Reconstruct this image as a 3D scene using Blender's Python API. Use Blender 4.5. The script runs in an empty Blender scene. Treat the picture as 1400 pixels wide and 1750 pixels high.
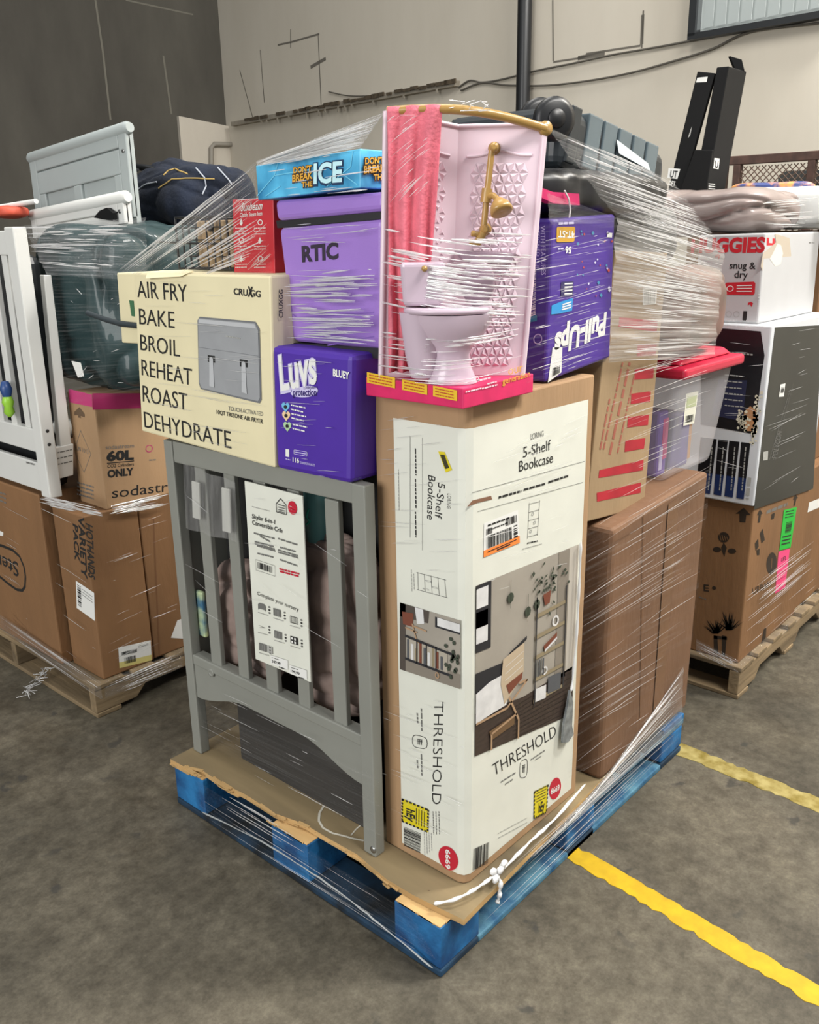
import bpy, bmesh, math, random
from mathutils import Vector, Matrix, noise

S = bpy.context.scene
COL = S.collection
random.seed(7)

# ---------------------------------------------------------------- camera
CAM = Vector((-1.2459, -1.0361, 1.6062))
RIGHT, UP, FWD = Vector((0.6612, -0.7501, -0.0152)), Vector((0.2320, 0.1853, 0.9549)), Vector((0.7135, 0.6348, -0.2965))
RIGHT.normalize(); FWD = (FWD - RIGHT * FWD.dot(RIGHT)).normalized(); UP = RIGHT.cross(FWD).normalized()
FPX, IMW, IMH = 1532.0, 1400.0, 1750.0
cam_data = bpy.data.cameras.new('camera')
cam = bpy.data.objects.new('camera', cam_data); COL.objects.link(cam)
cam_data.sensor_fit = 'HORIZONTAL'; cam_data.sensor_width = 36.0
cam_data.lens = 36.0 * FPX / IMW
cam_data.clip_start = 0.05; cam_data.clip_end = 100
m = Matrix((RIGHT, UP, -FWD)).transposed().to_4x4(); m.translation = CAM
cam.matrix_world = m
S.camera = cam

# ---------------------------------------------------------------- light
W = bpy.data.worlds.new('world'); S.world = W; W.use_nodes = True
bg = W.node_tree.nodes['Background']
bg.inputs[0].default_value = (0.93, 0.97, 1.0, 1); bg.inputs[1].default_value = 0.36
S.view_settings.view_transform = 'Standard'; S.view_settings.look = 'None'
S.view_settings.gamma = 1.0; S.view_settings.exposure = 0.3
def area(name, loc, sx, sy, power, target, col=(1, 0.97, 0.92)):
    l = bpy.data.lights.new(name, 'AREA'); l.shape = 'RECTANGLE'; l.size = sx; l.size_y = sy
    l.energy = power; l.color = col
    o = bpy.data.objects.new(name, l); COL.objects.link(o); o.location = loc
    o.rotation_euler = (Vector(target) - Vector(loc)).to_track_quat('-Z', 'Y').to_euler()
    return o
area('left_fill_light', (-5.6, 0.6, 2.6), 3.2, 3.0, 215, (0.0, 0.6, 0.7), (1, 0.99, 0.96))  # unseen fill light, added to brighten the left-facing sides
area('high_bay_light', (0.4, -3.2, 5.6), 2.4, 1.0, 270, (0.9, -0.3, 0.4))
area('high_bay_light', (4.0, -2.2, 5.6), 2.4, 1.0, 700, (5.2, 0.6, 1.8))
area('high_bay_light', (1.0, 1.4, 6.2), 2.4, 1.0, 90, (0.9, 0.9, 0))
area('high_bay_light', (-0.8, 4.2, 6.0), 2.4, 1.0, 30, (0.2, 3.2, 0))

# ---------------------------------------------------------------- helpers
def V(*a): return Vector(a)
def ray(x, y): return RIGHT * ((x - IMW / 2) / FPX) + UP * ((IMH / 2 - y) / FPX) + FWD
def P(x, y, X=None, Y=None, Z=None):
    """the point of a plane X= / Y= / Z= that a measured picture point shows"""
    d = ray(x, y)
    if X is not None: t = (X - CAM.x) / d.x
    elif Y is not None: t = (Y - CAM.y) / d.y
    else: t = (Z - CAM.z) / d.z
    return CAM + d * t
def hit(x, y, p0, n):
    d = ray(x, y); return CAM + d * ((p0 - CAM).dot(n) / d.dot(n))

def lin(c):
    c = c / 255.0
    return c / 12.92 if c <= 0.04045 else ((c + 0.055) / 1.055) ** 2.4
def rgb(h):
    if isinstance(h, str):
        h = h.lstrip('#'); h = tuple(int(h[i:i + 2], 16) for i in (0, 2, 4))
    return (lin(h[0]), lin(h[1]), lin(h[2]), 1.0)

MATS = {}
def mat(name, col, rough=0.6, var=0.0, scale=30.0, bump=0.0, bscale=200.0, metal=0.0, spec=0.5, stretch=(1, 1, 1), col2=None, coat=0.0, detail=4.0, lo=0.35, hi=0.65):
    if name in MATS: return MATS[name]
    M = bpy.data.materials.new(name); M.use_nodes = True; MATS[name] = M
    nt = M.node_tree; b = nt.nodes['Principled BSDF']
    c = rgb(col); b.inputs['Base Color'].default_value = c
    b.inputs['Roughness'].default_value = rough; b.inputs['Metallic'].default_value = metal
    b.inputs['Specular IOR Level'].default_value = spec; b.inputs['Coat Weight'].default_value = coat
    M.diffuse_color = c
    if var or bump or col2:
        tc = nt.nodes.new('ShaderNodeTexCoord'); mp = nt.nodes.new('ShaderNodeMapping')
        mp.inputs['Scale'].default_value = stretch
        nt.links.new(tc.outputs['Object'], mp.inputs['Vector'])
    if var or col2:
        n = nt.nodes.new('ShaderNodeTexNoise'); n.inputs['Scale'].default_value = scale; n.inputs['Detail'].default_value = detail
        nt.links.new(mp.outputs[0], n.inputs['Vector'])
        r = nt.nodes.new('ShaderNodeValToRGB')
        c2 = rgb(col2) if col2 else c
        r.color_ramp.elements[0].position = lo; r.color_ramp.elements[1].position = hi
        r.color_ramp.elements[0].color = tuple(x * (1 - var) for x in c[:3]) + (1,)
        r.color_ramp.elements[1].color = tuple(min(1, x * (1 + var)) for x in c2[:3]) + (1,)
        nt.links.new(n.outputs['Fac'], r.inputs['Fac']); nt.links.new(r.outputs['Color'], b.inputs['Base Color'])
    if bump:
        n2 = nt.nodes.new('ShaderNodeTexNoise'); n2.inputs['Scale'].default_value = bscale
        nt.links.new(mp.outputs[0], n2.inputs['Vector'])
        bp = nt.nodes.new('ShaderNodeBump'); bp.inputs['Strength'].default_value = bump; bp.inputs['Distance'].default_value = 0.01
        nt.links.new(n2.outputs['Fac'], bp.inputs['Height']); nt.links.new(bp.outputs['Normal'], b.inputs['Normal'])
    return M

def film(name, lo, hi, white=0.85, sx=1.5, sy=70.0, p0=0.45, p1=0.75, gl=0.5):
    """clear stretch film: see-through, glossy, milky where it is gathered in folds"""
    M = bpy.data.materials.new(name); M.use_nodes = True; MATS[name] = M
    nt = M.node_tree; nt.nodes.remove(nt.nodes['Principled BSDF']); out = nt.nodes['Material Output']
    uv = nt.nodes.new('ShaderNodeUVMap'); mp = nt.nodes.new('ShaderNodeMapping'); mp.inputs['Scale'].default_value = (sx, sy, 1)
    nt.links.new(uv.outputs[0], mp.inputs['Vector'])
    n = nt.nodes.new('ShaderNodeTexNoise'); n.inputs['Scale'].default_value = 1.0; n.inputs['Detail'].default_value = 5.0
    nt.links.new(mp.outputs[0], n.inputs['Vector'])
    mr = nt.nodes.new('ShaderNodeMapRange'); mr.inputs[1].default_value = p0; mr.inputs[2].default_value = p1
    mr.inputs[3].default_value = lo; mr.inputs[4].default_value = hi
    nt.links.new(n.outputs['Fac'], mr.inputs[0])
    bp = nt.nodes.new('ShaderNodeBump'); bp.inputs['Strength'].default_value = 1.0; bp.inputs['Distance'].default_value = 0.004
    nt.links.new(n.outputs['Fac'], bp.inputs['Height'])
    t = nt.nodes.new('ShaderNodeBsdfTransparent')
    g = nt.nodes.new('ShaderNodeBsdfGlossy'); g.inputs['Roughness'].default_value = 0.14; g.inputs['Color'].default_value = (1, 1, 1, 1)
    nt.links.new(bp.outputs['Normal'], g.inputs['Normal'])
    d = nt.nodes.new('ShaderNodeBsdfDiffuse'); d.inputs['Color'].default_value = (white, white, white, 1)
    tl = nt.nodes.new('ShaderNodeBsdfTranslucent'); tl.inputs['Color'].default_value = (white, white, white, 1)
    a = nt.nodes.new('ShaderNodeMixShader'); a.inputs[0].default_value = 0.35
    nt.links.new(d.outputs[0], a.inputs[1]); nt.links.new(tl.outputs[0], a.inputs[2])
    b = nt.nodes.new('ShaderNodeMixShader'); b.inputs[0].default_value = gl
    nt.links.new(a.outputs[0], b.inputs[1]); nt.links.new(g.outputs[0], b.inputs[2])
    x = nt.nodes.new('ShaderNodeMixShader'); nt.links.new(mr.outputs[0], x.inputs[0])
    nt.links.new(t.outputs[0], x.inputs[1]); nt.links.new(b.outputs[0], x.inputs[2])
    nt.links.new(x.outputs[0], out.inputs['Surface'])
    M.diffuse_color = (0.9, 0.9, 0.9, 0.3)
    return M

class MB:
    def __init__(s): s.v = []; s.f = []; s.m = []; s.uv = {}; s.mats = []; s.sm = []
    def mi(s, M):
        if M not in s.mats: s.mats.append(M)
        return s.mats.index(M)
    def raw(s, verts, faces, M, smooth=False, uvs=None):
        k = len(s.v); i = s.mi(M)
        s.v += [Vector(v) for v in verts]
        for f in faces:
            if uvs: s.uv[len(s.f)] = [uvs[j] for j in f]
            s.f.append([k + j for j in f]); s.m.append(i); s.sm.append(smooth)
        return s
    def poly(s, pts, M): return s.raw(pts, [list(range(len(pts)))], M)
    def hexa(s, fr, bk, M):
        """front quad and back quad (same order)"""
        s.raw(list(fr) + list(bk), [(0, 1, 2, 3), (7, 6, 5, 4), (0, 4, 5, 1), (1, 5, 6, 2), (2, 6, 7, 3), (3, 7, 4, 0)], M); return s
    def box(s, a, b, M, T=None):
        x0, y0, z0 = a; x1, y1, z1 = b
        f = [V(x0, y0, z0), V(x1, y0, z0), V(x1, y0, z1), V(x0, y0, z1)]; k = [V(x0, y1, z0), V(x1, y1, z0), V(x1, y1, z1), V(x0, y1, z1)]
        if T: f = [T @ p for p in f]; k = [T @ p for p in k]
        return s.hexa(f, k, M)
    def prism(s, pts, off, M):
        n = len(pts); off = Vector(off); pts = [Vector(p) for p in pts]
        s.raw(pts + [p + off for p in pts], [list(range(n)), list(range(2 * n - 1, n - 1, -1))] + [(i, n + i, n + (i + 1) % n, (i + 1) % n) for i in range(n)], M)
        return s
    def tube(s, path, r, M, seg=8, smooth=True, flat=1.0):
        path = [Vector(p) for p in path]; n = len(path)
        rs = r if isinstance(r, (list, tuple)) else [r] * n
        vs = []; fs = []
        up = Vector((0, 0, 1)); d0 = (path[1] - path[0]).normalized()
        if abs(d0.dot(up)) > 0.9: up = Vector((1, 0, 0))
        for i, p in enumerate(path):
            d = (path[min(i + 1, n - 1)] - path[max(i - 1, 0)]).normalized()
            a = d.cross(up).normalized(); b = a.cross(d).normalized(); up = b
            for k in range(seg):
                t = 2 * math.pi * k / seg
                vs.append(p + a * (math.cos(t) * rs[i] * flat) + b * (math.sin(t) * rs[i]))
        for i in range(n - 1):
            for k in range(seg): fs.append((i * seg + k, i * seg + (k + 1) % seg, (i + 1) * seg + (k + 1) % seg, (i + 1) * seg + k))
        s.raw(vs, fs, M, smooth)
        s.raw(vs[:seg], [list(range(seg - 1, -1, -1))], M); s.raw(vs[-seg:], [list(range(seg))], M)
        return s
    def lathe(s, prof, o, M, seg=24, ax=None, sx=1.0, sy=1.0, rot=0.0, cap=True):
        """profile of (radius, height) turned about an axis (default up)"""
        o = Vector(o); Q = Vector((0, 0, 1)).rotation_difference(Vector(ax)).to_matrix() if ax else Matrix.Identity(3)
        R = Matrix.Rotation(rot, 3, 'Z'); vs = []; fs = []
        for r, h in prof:
            for k in range(seg):
                t = 2 * math.pi * k / seg
                vs.append(o + Q @ (R @ V(math.cos(t) * r * sx, math.sin(t) * r * sy, h)))
        for i in range(len(prof) - 1):
            for k in range(seg): fs.append((i * seg + k, i * seg + (k + 1) % seg, (i + 1) * seg + (k + 1) % seg, (i + 1) * seg + k))
        s.raw(vs, fs, M, True)
        if cap:
            s.raw(vs[:seg], [list(range(seg - 1, -1, -1))], M); s.raw(vs[-seg:], [list(range(seg))], M)
        return s
    def grid(s, fn, nu, nv, M, smooth=True, uvscale=(1, 1)):
        vs = [fn(i / nu, j / nv) for j in range(nv + 1) for i in range(nu + 1)]
        uvs = [(i / nu * uvscale[0], j / nv * uvscale[1]) for j in range(nv + 1) for i in range(nu + 1)]
        fs = [(j * (nu + 1) + i, j * (nu + 1) + i + 1, (j + 1) * (nu + 1) + i + 1, (j + 1) * (nu + 1) + i) for j in range(nv) for i in range(nu)]
        return s.raw(vs, fs, M, smooth, uvs)
    def blob(s, c, r, M, e=0.6, amp=0.02, fq=6.0, n=(40, 28), seed=0, rot=0.0, fold=0.0, ffq=10.0, fdir=(1, 0.3, 0.2)):
        """soft stuffed shape: rounded box with lumps and creases"""
        c = Vector(c); R = Matrix.Rotation(rot, 3, 'Z'); fd = Vector(fdir)
        def sp(w, k): return math.copysign(abs(w) ** k, w)
        nu, nv = n; vs = []
        for j in range(nv + 1):
            ph = -math.pi / 2 + math.pi * j / nv
            for i in range(nu):
                th = 2 * math.pi * i / nu
                d = V(sp(math.cos(ph), e) * sp(math.cos(th), e), sp(math.cos(ph), e) * sp(math.sin(th), e), sp(math.sin(ph), e))
                p = V(d.x * r[0], d.y * r[1], d.z * r[2])
                q = p + V(seed * 7.3, seed * 3.1, seed * 1.7)
                k = noise.noise(q * fq) * amp
                if fold: k -= fold * (max(0.0, 1 - 5.5 * abs(noise.noise(V(q.dot(fd) * ffq, q.z * ffq * 0.3, q.y * ffq * 0.35)))) ** 1.5 + 0.6 * max(0.0, 1 - 6 * abs(noise.noise(V(q.dot(fd) * ffq * .7 + 9, q.z * ffq * .8, q.x * ffq * 0.5)))) ** 2)
                vs.append(c + R @ (p + d.normalized() * k))
        fs = [(j * nu + i, j * nu + (i + 1) % nu, (j + 1) * nu + (i + 1) % nu, (j + 1) * nu + i) for j in range(nv) for i in range(nu)]
        return s.raw(vs, fs, M, True)
    def build(s, name, parent=None, bevel=0.0, origin=None, stuff=False, seg=2, weld=False):
        me = bpy.data.meshes.new(name)
        if parent is not None: o0 = Vector(parent['_o'])
        elif origin is not None: o0 = Vector(origin)
        else:
            xs = [v.x for v in s.v]; ys = [v.y for v in s.v]; zs = [v.z for v in s.v]
            o0 = V((min(xs) + max(xs)) / 2, (min(ys) + max(ys)) / 2, min(zs))
        me.from_pydata([v - o0 for v in s.v], [], s.f)
        for M in s.mats: me.materials.append(M)
        me.polygons.foreach_set('material_index', s.m); me.polygons.foreach_set('use_smooth', s.sm)
        if s.uv:
            l = me.uv_layers.new(name='UVMap')
            for fi, u in s.uv.items():
                for k, li in enumerate(me.polygons[fi].loop_indices): l.data[li].uv = u[k]
        if weld:
            bm = bmesh.new(); bm.from_mesh(me); bmesh.ops.remove_doubles(bm, verts=bm.verts, dist=1e-5); bm.to_mesh(me); bm.free()
        me.update()
        o = bpy.data.objects.new(name, me); COL.objects.link(o)
        if parent is not None: o.parent = parent
        else: o.location = o0
        o['_o'] = tuple(o0)
        if bevel:
            b = o.modifiers.new('bevel', 'BEVEL'); b.width = bevel; b.segments = seg; b.limit_method = 'ANGLE'; b.angle_limit = 0.6
        if stuff: o['kind'] = 'stuff'
        return o

def thing(name, label, cat, loc, group=None):
    o = bpy.data.objects.new(name, None); COL.objects.link(o); o.location = loc; o['_o'] = tuple(loc); o.empty_display_size = 0.1
    return tag(o, label, cat, group)
def tag(o, label, cat, group=None):
    o['label'] = label; o['category'] = cat
    if group: o['group'] = group
    return o
def structure(o, label=None):
    o['kind'] = 'structure'
    if label: o['label'] = label; 
    return o

# --- printing on faces: a plane and measured points on it -----------------------------------------
class Face:
    def __init__(s, X=None, Y=None, Z=None, p0=None, n=None):
        if X is not None: s.p0 = V(X, 0, 0); s.n = V(-1, 0, 0)
        elif Y is not None: s.p0 = V(0, Y, 0); s.n = V(0, -1, 0)
        elif Z is not None: s.p0 = V(0, 0, Z); s.n = V(0, 0, 1)
        else: s.p0 = Vector(p0); s.n = Vector(n).normalized()
    def at(s, p, k=1): return hit(p[0], p[1], s.p0, s.n) + s.n * (0.0007 * k)
def face3(pts):
    n = (pts[1] - pts[0]).cross(pts[3] - pts[0]).normalized()
    if n.dot(CAM - pts[0]) < 0: n = -n
    return Face(p0=pts[0], n=n)

TXT = {}
def glyphs(s, w=0.0):
    if (s, w) in TXT: return TXT[(s, w)]
    c = bpy.data.curves.new('t', 'FONT'); c.body = s; c.size = 1.0; c.offset = w; c.resolution_u = 3; c.fill_mode = 'FRONT'
    o = bpy.data.objects.new('t', c); COL.objects.link(o)
    dg = bpy.context.evaluated_depsgraph_get(); dg.update()
    me = bpy.data.meshes.new_from_object(o.evaluated_get(dg))
    vs = [v.co.copy() for v in me.vertices]; fs = [list(p.vertices) for p in me.polygons]
    bpy.data.objects.remove(o); bpy.data.curves.remove(c); bpy.data.meshes.remove(me)
    x0 = min(v.x for v in vs); x1 = max(v.x for v in vs); y1 = max(v.y for v in vs)
    TXT[(s, w)] = ([((v.x - x0) / (x1 - x0), v.y / y1) for v in vs], fs)
    return TXT[(s, w)]
def text(mb, F, s, A, B, T, M, k=2, w=0.0):
    a, b, t = F.at(A, k), F.at(B, k), F.at(T, k)
    vs, fs = glyphs(s, w)
    ex, ey = b - a, t - a
    mb.raw([a + ex * x + ey * y for x, y in vs], fs, M)
def area_px(mb, F, pts, M, k=1): mb.poly([F.at(p, k) for p in pts], M)
def line(mb, F, a, b, wd, M, k=2):
    p, q = F.at(a, k), F.at(b, k); d = (q - p); e = d.cross(F.n).normalized() * (wd / 2)
    mb.poly([p + e, q + e, q - e, p - e], M)
def polyline(mb, F, pts, wd, M, k=2):
    for a, b in zip(pts, pts[1:]): line(mb, F, a, b, wd, M, k)
def small(mb, F, a, b, h, M, k=2, seed=0):
    """a line of print too small to read: little word-long dashes"""
    R = random.Random(seed + int(a[0] * 31 + a[1]))
    p, q = F.at(a, k), F.at(b, k); d = q - p; L = d.length; d.normalize(); e = d.cross(F.n).normalized() * (h / 2); x = 0
    while x < L:
        w = min(L - x, h * R.uniform(1.5, 4.5))
        if w <= 0: break
        mb.poly([p + d * x + e, p + d * (x + w) + e, p + d * (x + w) - e, p + d * x - e], M); x += w + h * 0.7
class Patch:
    """a four-cornered printed area; s to the right, t down"""
    def __init__(s, F, TL, TR, BR, BL):
        s.F = F; s.c = [F.at(p, 0) for p in (TL, TR, BR, BL)]
    def pt(s, u, v, k=2):
        a = s.c[0].lerp(s.c[1], u); b = s.c[3].lerp(s.c[2], u); return a.lerp(b, v) + s.F.n * (0.0007 * k)
    def poly(s, mb, pts, M, k=2): mb.poly([s.pt(u, v, k) for u, v in pts], M)
    def rect(s, mb, u0, v0, u1, v1, M, k=2): s.poly(mb, [(u0, v0), (u1, v0), (u1, v1), (u0, v1)], M, k)
    def ell(s, mb, u, v, ru, rv, M, k=2, n=20): s.poly(mb, [(u + ru * math.cos(2 * math.pi * i / n), v + rv * math.sin(2 * math.pi * i / n)) for i in range(n)], M, k)
    def ring(s, mb, u, v, ru, rv, wu, wv, M, k=2, n=24):
        for i in range(n):
            a, b = 2 * math.pi * i / n, 2 * math.pi * (i + 1) / n
            s.poly(mb, [(u + ru * math.cos(a), v + rv * math.sin(a)), (u + ru * math.cos(b), v + rv * math.sin(b)), (u + (ru - wu) * math.cos(b), v + (rv - wv) * math.sin(b)), (u + (ru - wu) * math.cos(a), v + (rv - wv) * math.sin(a))], M, k)
    def seg(s, mb, u0, v0, u1, v1, w, M, k=2):
        p, q = s.pt(u0, v0, k), s.pt(u1, v1, k); e = (q - p).cross(s.F.n).normalized() * (w / 2)
        mb.poly([p + e, q + e, q - e, p - e], M)
    def bars(s, mb, u0, v0, u1, v1, M, n=22, k=3, vert=True, seed=1):
        R = random.Random(seed); x = 0.0
        while x < 1:
            w = R.choice([1, 1, 2, 3]) / (n * 2.6)
            if vert: s.rect(mb, u0 + (u1 - u0) * x, v0, u0 + (u1 - u0) * min(1, x + w), v1, M, k)
            else: s.rect(mb, u0, v0 + (v1 - v0) * x, u1, v0 + (v1 - v0) * min(1, x + w), M, k)
            x += w + R.choice([1, 1, 2]) / (n * 2.6)
    def text(s, mb, t, u0, v0, u1, v1, M, k=3, w=0.0, up=None):
        """baseline from (u0,v1) to (u1,v1), top at v0; up gives another top point"""
        a, b = s.pt(u0, v1, k), s.pt(u1, v1, k); tt = s.pt(u0, v0, k) if up is None else s.pt(up[0], up[1], k)
        vs, fs = glyphs(t, w); ex, ey = b - a, tt - a
        mb.raw([a + ex * x + ey * y for x, y in vs], fs, M)
    def textq(s, mb, t, A, B, T, M, k=3, w=0.0):
        a, b, tt = s.pt(*A, k), s.pt(*B, k), s.pt(*T, k); vs, fs = glyphs(t, w); ex, ey = b - a, tt - a
        mb.raw([a + ex * x + ey * y for x, y in vs], fs, M)

def carton(name, label, cat, M, quad, X=None, Y=None, depth=0.3, zbot=None, group=None, bevel=0.004, skew=(0, 0, 0)):
    """a box from the measured corners (TL,TR,BR,BL) of its front face, standing at plane X= or Y="""
    pts = [P(*p, X=X, Y=Y) for p in quad]
    if zbot is not None:
        for i in (2, 3): pts[i].z = zbot
    d = V(depth, 0, 0) if X is not None else V(0, depth, 0)
    mb = MB(); mb.hexa(pts, [p + d + Vector(skew) for p in pts], M)
    o = mb.build(name, bevel=bevel); tag(o, label, cat, group)
    return o, pts

# ---------------------------------------------------------------- materials
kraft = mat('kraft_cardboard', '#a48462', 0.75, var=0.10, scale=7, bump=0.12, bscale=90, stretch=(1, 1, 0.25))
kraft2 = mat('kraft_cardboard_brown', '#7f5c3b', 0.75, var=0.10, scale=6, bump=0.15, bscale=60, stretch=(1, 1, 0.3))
kraft3 = mat('kraft_cardboard_pale', '#9a8262', 0.75, var=0.09, scale=6, bump=0.12, bscale=60, stretch=(1, 1, 0.3))
kraftd = mat('cardboard_edge', '#6f4d30', 0.85)
tape = mat('packing_tape', '#96703f', 0.25, var=0.05, scale=12)
white_print = mat('white_print', '#dadbd0', 0.45, var=0.03, scale=9)
white = mat('white_paper', '#e2e2de', 0.5)
ink = mat('black_ink', '#232323', 0.5)
inkg = mat('grey_ink', '#6c6c69', 0.5)
inkl = mat('light_grey_ink', '#a5a5a0', 0.5)
red = mat('red_ink', '#bb1a33', 0.45)
yellow = mat('yellow_sticker', '#d8c71e', 0.45)
cream = mat('cream_carton', '#ddd3ae', 0.6, var=0.03, scale=8)
black = mat('black_plastic', '#17181a', 0.4, var=0.1, scale=14)
blackcard = mat('black_card', '#0c0c0d', 0.65, var=0.12, scale=20, spec=0.25)
steel = mat('bolt_steel', '#9a9a98', 0.35, metal=0.9)
foldm = film('film_fold_glint', 0.55, 0.95, white=0.93, sx=3, sy=3, gl=0.35)  # film folds with the wrinkle glints put into the white colour
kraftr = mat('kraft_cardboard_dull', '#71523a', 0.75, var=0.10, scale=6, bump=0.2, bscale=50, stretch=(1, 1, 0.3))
film_milky = film('film_milky', 0.22, 0.5, white=0.62, sy=40, p0=0.4, p1=0.75)
film_thin = film('film_thin', 0.012, 0.16, sy=60, p0=0.5, p1=0.8)
film_mid = film('film_layered', 0.06, 0.42, white=0.7, sy=55, p0=0.42, p1=0.75)
film_dense = film('film_gathered', 0.16, 0.72, white=0.72, sy=48, p0=0.38, p1=0.72)

# ================================================================ SETTING
# floor: worn sealed concrete
def concrete_floor():
    M = bpy.data.materials.new('concrete_floor'); M.use_nodes = True; nt = M.node_tree; b = nt.nodes['Principled BSDF']
    tc = nt.nodes.new('ShaderNodeTexCoord')
    def nz(sc, det, rough=0.6):
        n = nt.nodes.new('ShaderNodeTexNoise'); n.inputs['Scale'].default_value = sc; n.inputs['Detail'].default_value = det; n.inputs['Roughness'].default_value = rough
        nt.links.new(tc.outputs['Object'], n.inputs['Vector']); return n
    def ramp(src, a, b_, ca, cb):
        r = nt.nodes.new('ShaderNodeValToRGB'); r.color_ramp.elements[0].position = a; r.color_ramp.elements[1].position = b_
        r.color_ramp.elements[0].color = ca; r.color_ramp.elements[1].color = cb; nt.links.new(src, r.inputs['Fac']); return r
    def mix(f, a, c, mode='MIX'):
        x = nt.nodes.new('ShaderNodeMix'); x.data_type = 'RGBA'; x.blend_type = mode
        if isinstance(f, float): x.inputs[0].default_value = f
        else: nt.links.new(f, x.inputs[0])
        nt.links.new(a, x.inputs[6]); nt.links.new(c, x.inputs[7]); return x.outputs[2]
    big = ramp(nz(1.4, 6).outputs['Fac'], 0.36, 0.64, rgb('#464239'), rgb('#655f53'))
    med = ramp(nz(7, 8, 0.7).outputs['Fac'], 0.35, 0.68, (0.66, 0.65, 0.63, 1), (1.2, 1.2, 1.19, 1))
    fine = ramp(nz(120, 4, .7).outputs['Fac'], 0.3, 0.7, (0.80, 0.80, 0.79, 1), (1.16, 1.16, 1.16, 1))
    grit = ramp(nz(28, 6, .7).outputs['Fac'], 0.34, 0.68, (0.80, 0.79, 0.77, 1), (1.14, 1.14, 1.13, 1))
    c = mix(1.0, mix(1.0, big.outputs[0], med.outputs[0], 'MULTIPLY'), fine.outputs[0], 'MULTIPLY'); c = mix(1.0, c, grit.outputs[0], 'MULTIPLY')
    vor = nt.nodes.new('ShaderNodeTexVoronoi'); vor.voronoi_dimensions = '2D'; vor.inputs['Scale'].default_value = 5.0; vor.inputs['Randomness'].default_value = 1.0
    wn = nz(14, 3); ad = nt.nodes.new('ShaderNodeVectorMath'); ad.operation = 'MULTIPLY_ADD'; ad.inputs[1].default_value = (0.12, 0.12, 0.12)
    nt.links.new(wn.outputs['Color'], ad.inputs[0]); nt.links.new(tc.outputs['Object'], ad.inputs[2]); nt.links.new(ad.outputs[0], vor.inputs['Vector'])
    spot = ramp(vor.outputs['Distance'], 0.05, 0.11, (1, 1, 1, 1), (0, 0, 0, 1))
    gate = ramp(nz(2.6, 2).outputs['Fac'], 0.46, 0.56, (0, 0, 0, 1), (0.75, 0.75, 0.75, 1))
    f = mix(1.0, spot.outputs[0], gate.outputs[0], 'MULTIPLY')
    dk = nt.nodes.new('ShaderNodeRGB'); dk.outputs[0].default_value = rgb('#343330')
    c = mix(f, c, dk.outputs[0])
    nt.links.new(c, b.inputs['Base Color'])
    rr = ramp(nz(5, 4).outputs['Fac'], 0.3, 0.7, (0.42,) * 3 + (1,), (0.7,) * 3 + (1,)); nt.links.new(rr.outputs[0], b.inputs['Roughness'])
    b.inputs['Specular IOR Level'].default_value = 0.35
    bp = nt.nodes.new('ShaderNodeBump'); bp.inputs['Strength'].default_value = 0.12; bp.inputs['Distance'].default_value = 0.01
    nt.links.new(nz(45, 5).outputs['Fac'], bp.inputs['Height']); nt.links.new(bp.outputs[0], b.inputs['Normal'])
    return M
mb = MB(); mb.box((-9, -9, -0.12), (16, 16, 0.0), concrete_floor())
structure(mb.build('floor', origin=(0, 0, 0)))

# painted lines on the floor, edges chipped
line_paint = mat('yellow_line_paint', '#bd9a0c', 0.6, var=0.12, scale=18)
line_worn = mat('worn_yellow_line_paint', '#97822a', 0.7, var=0.4, scale=22, col2='#8d8150')
def floor_line(name, a, b, w0, label, M, seed, gap=None):
    R = random.Random(seed); a = Vector(a); b = Vector(b); d = b - a; L = d.length; d.normalize(); e = V(-d.y, d.x, 0)
    mb = MB(); n = int(L / 0.018)
    lo = [a + d * (L * i / n) - e * (w0 / 2 - R.random() ** 3 * 0.012) for i in range(n + 1)]
    hi = [a + d * (L * i / n) + e * (w0 / 2 - R.random() ** 4 * 0.012) for i in range(n + 1)]
    for i in range(n):
        if gap and gap[0] < i / n < gap[1]: continue
        mb.hexa([lo[i] + V(0, 0, .0015), lo[i + 1] + V(0, 0, .0015), hi[i + 1] + V(0, 0, .0015), hi[i] + V(0, 0, .0015)], [lo[i], lo[i + 1], hi[i + 1], hi[i]], M)
    o = mb.build(name); structure(o, label); o['category'] = 'floor marking'; return o
floor_line('trim_1', (0.5975, 0.35, 0), (0.40, -1.6, 0), 0.065, 'yellow painted floor line running from under the pallet to the right front', line_paint, 3)
floor_line('trim_2', (1.235, 0.35, 0), (1.16, -1.6, 0), 0.075, 'worn yellow painted floor line further back', line_worn, 4)

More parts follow.
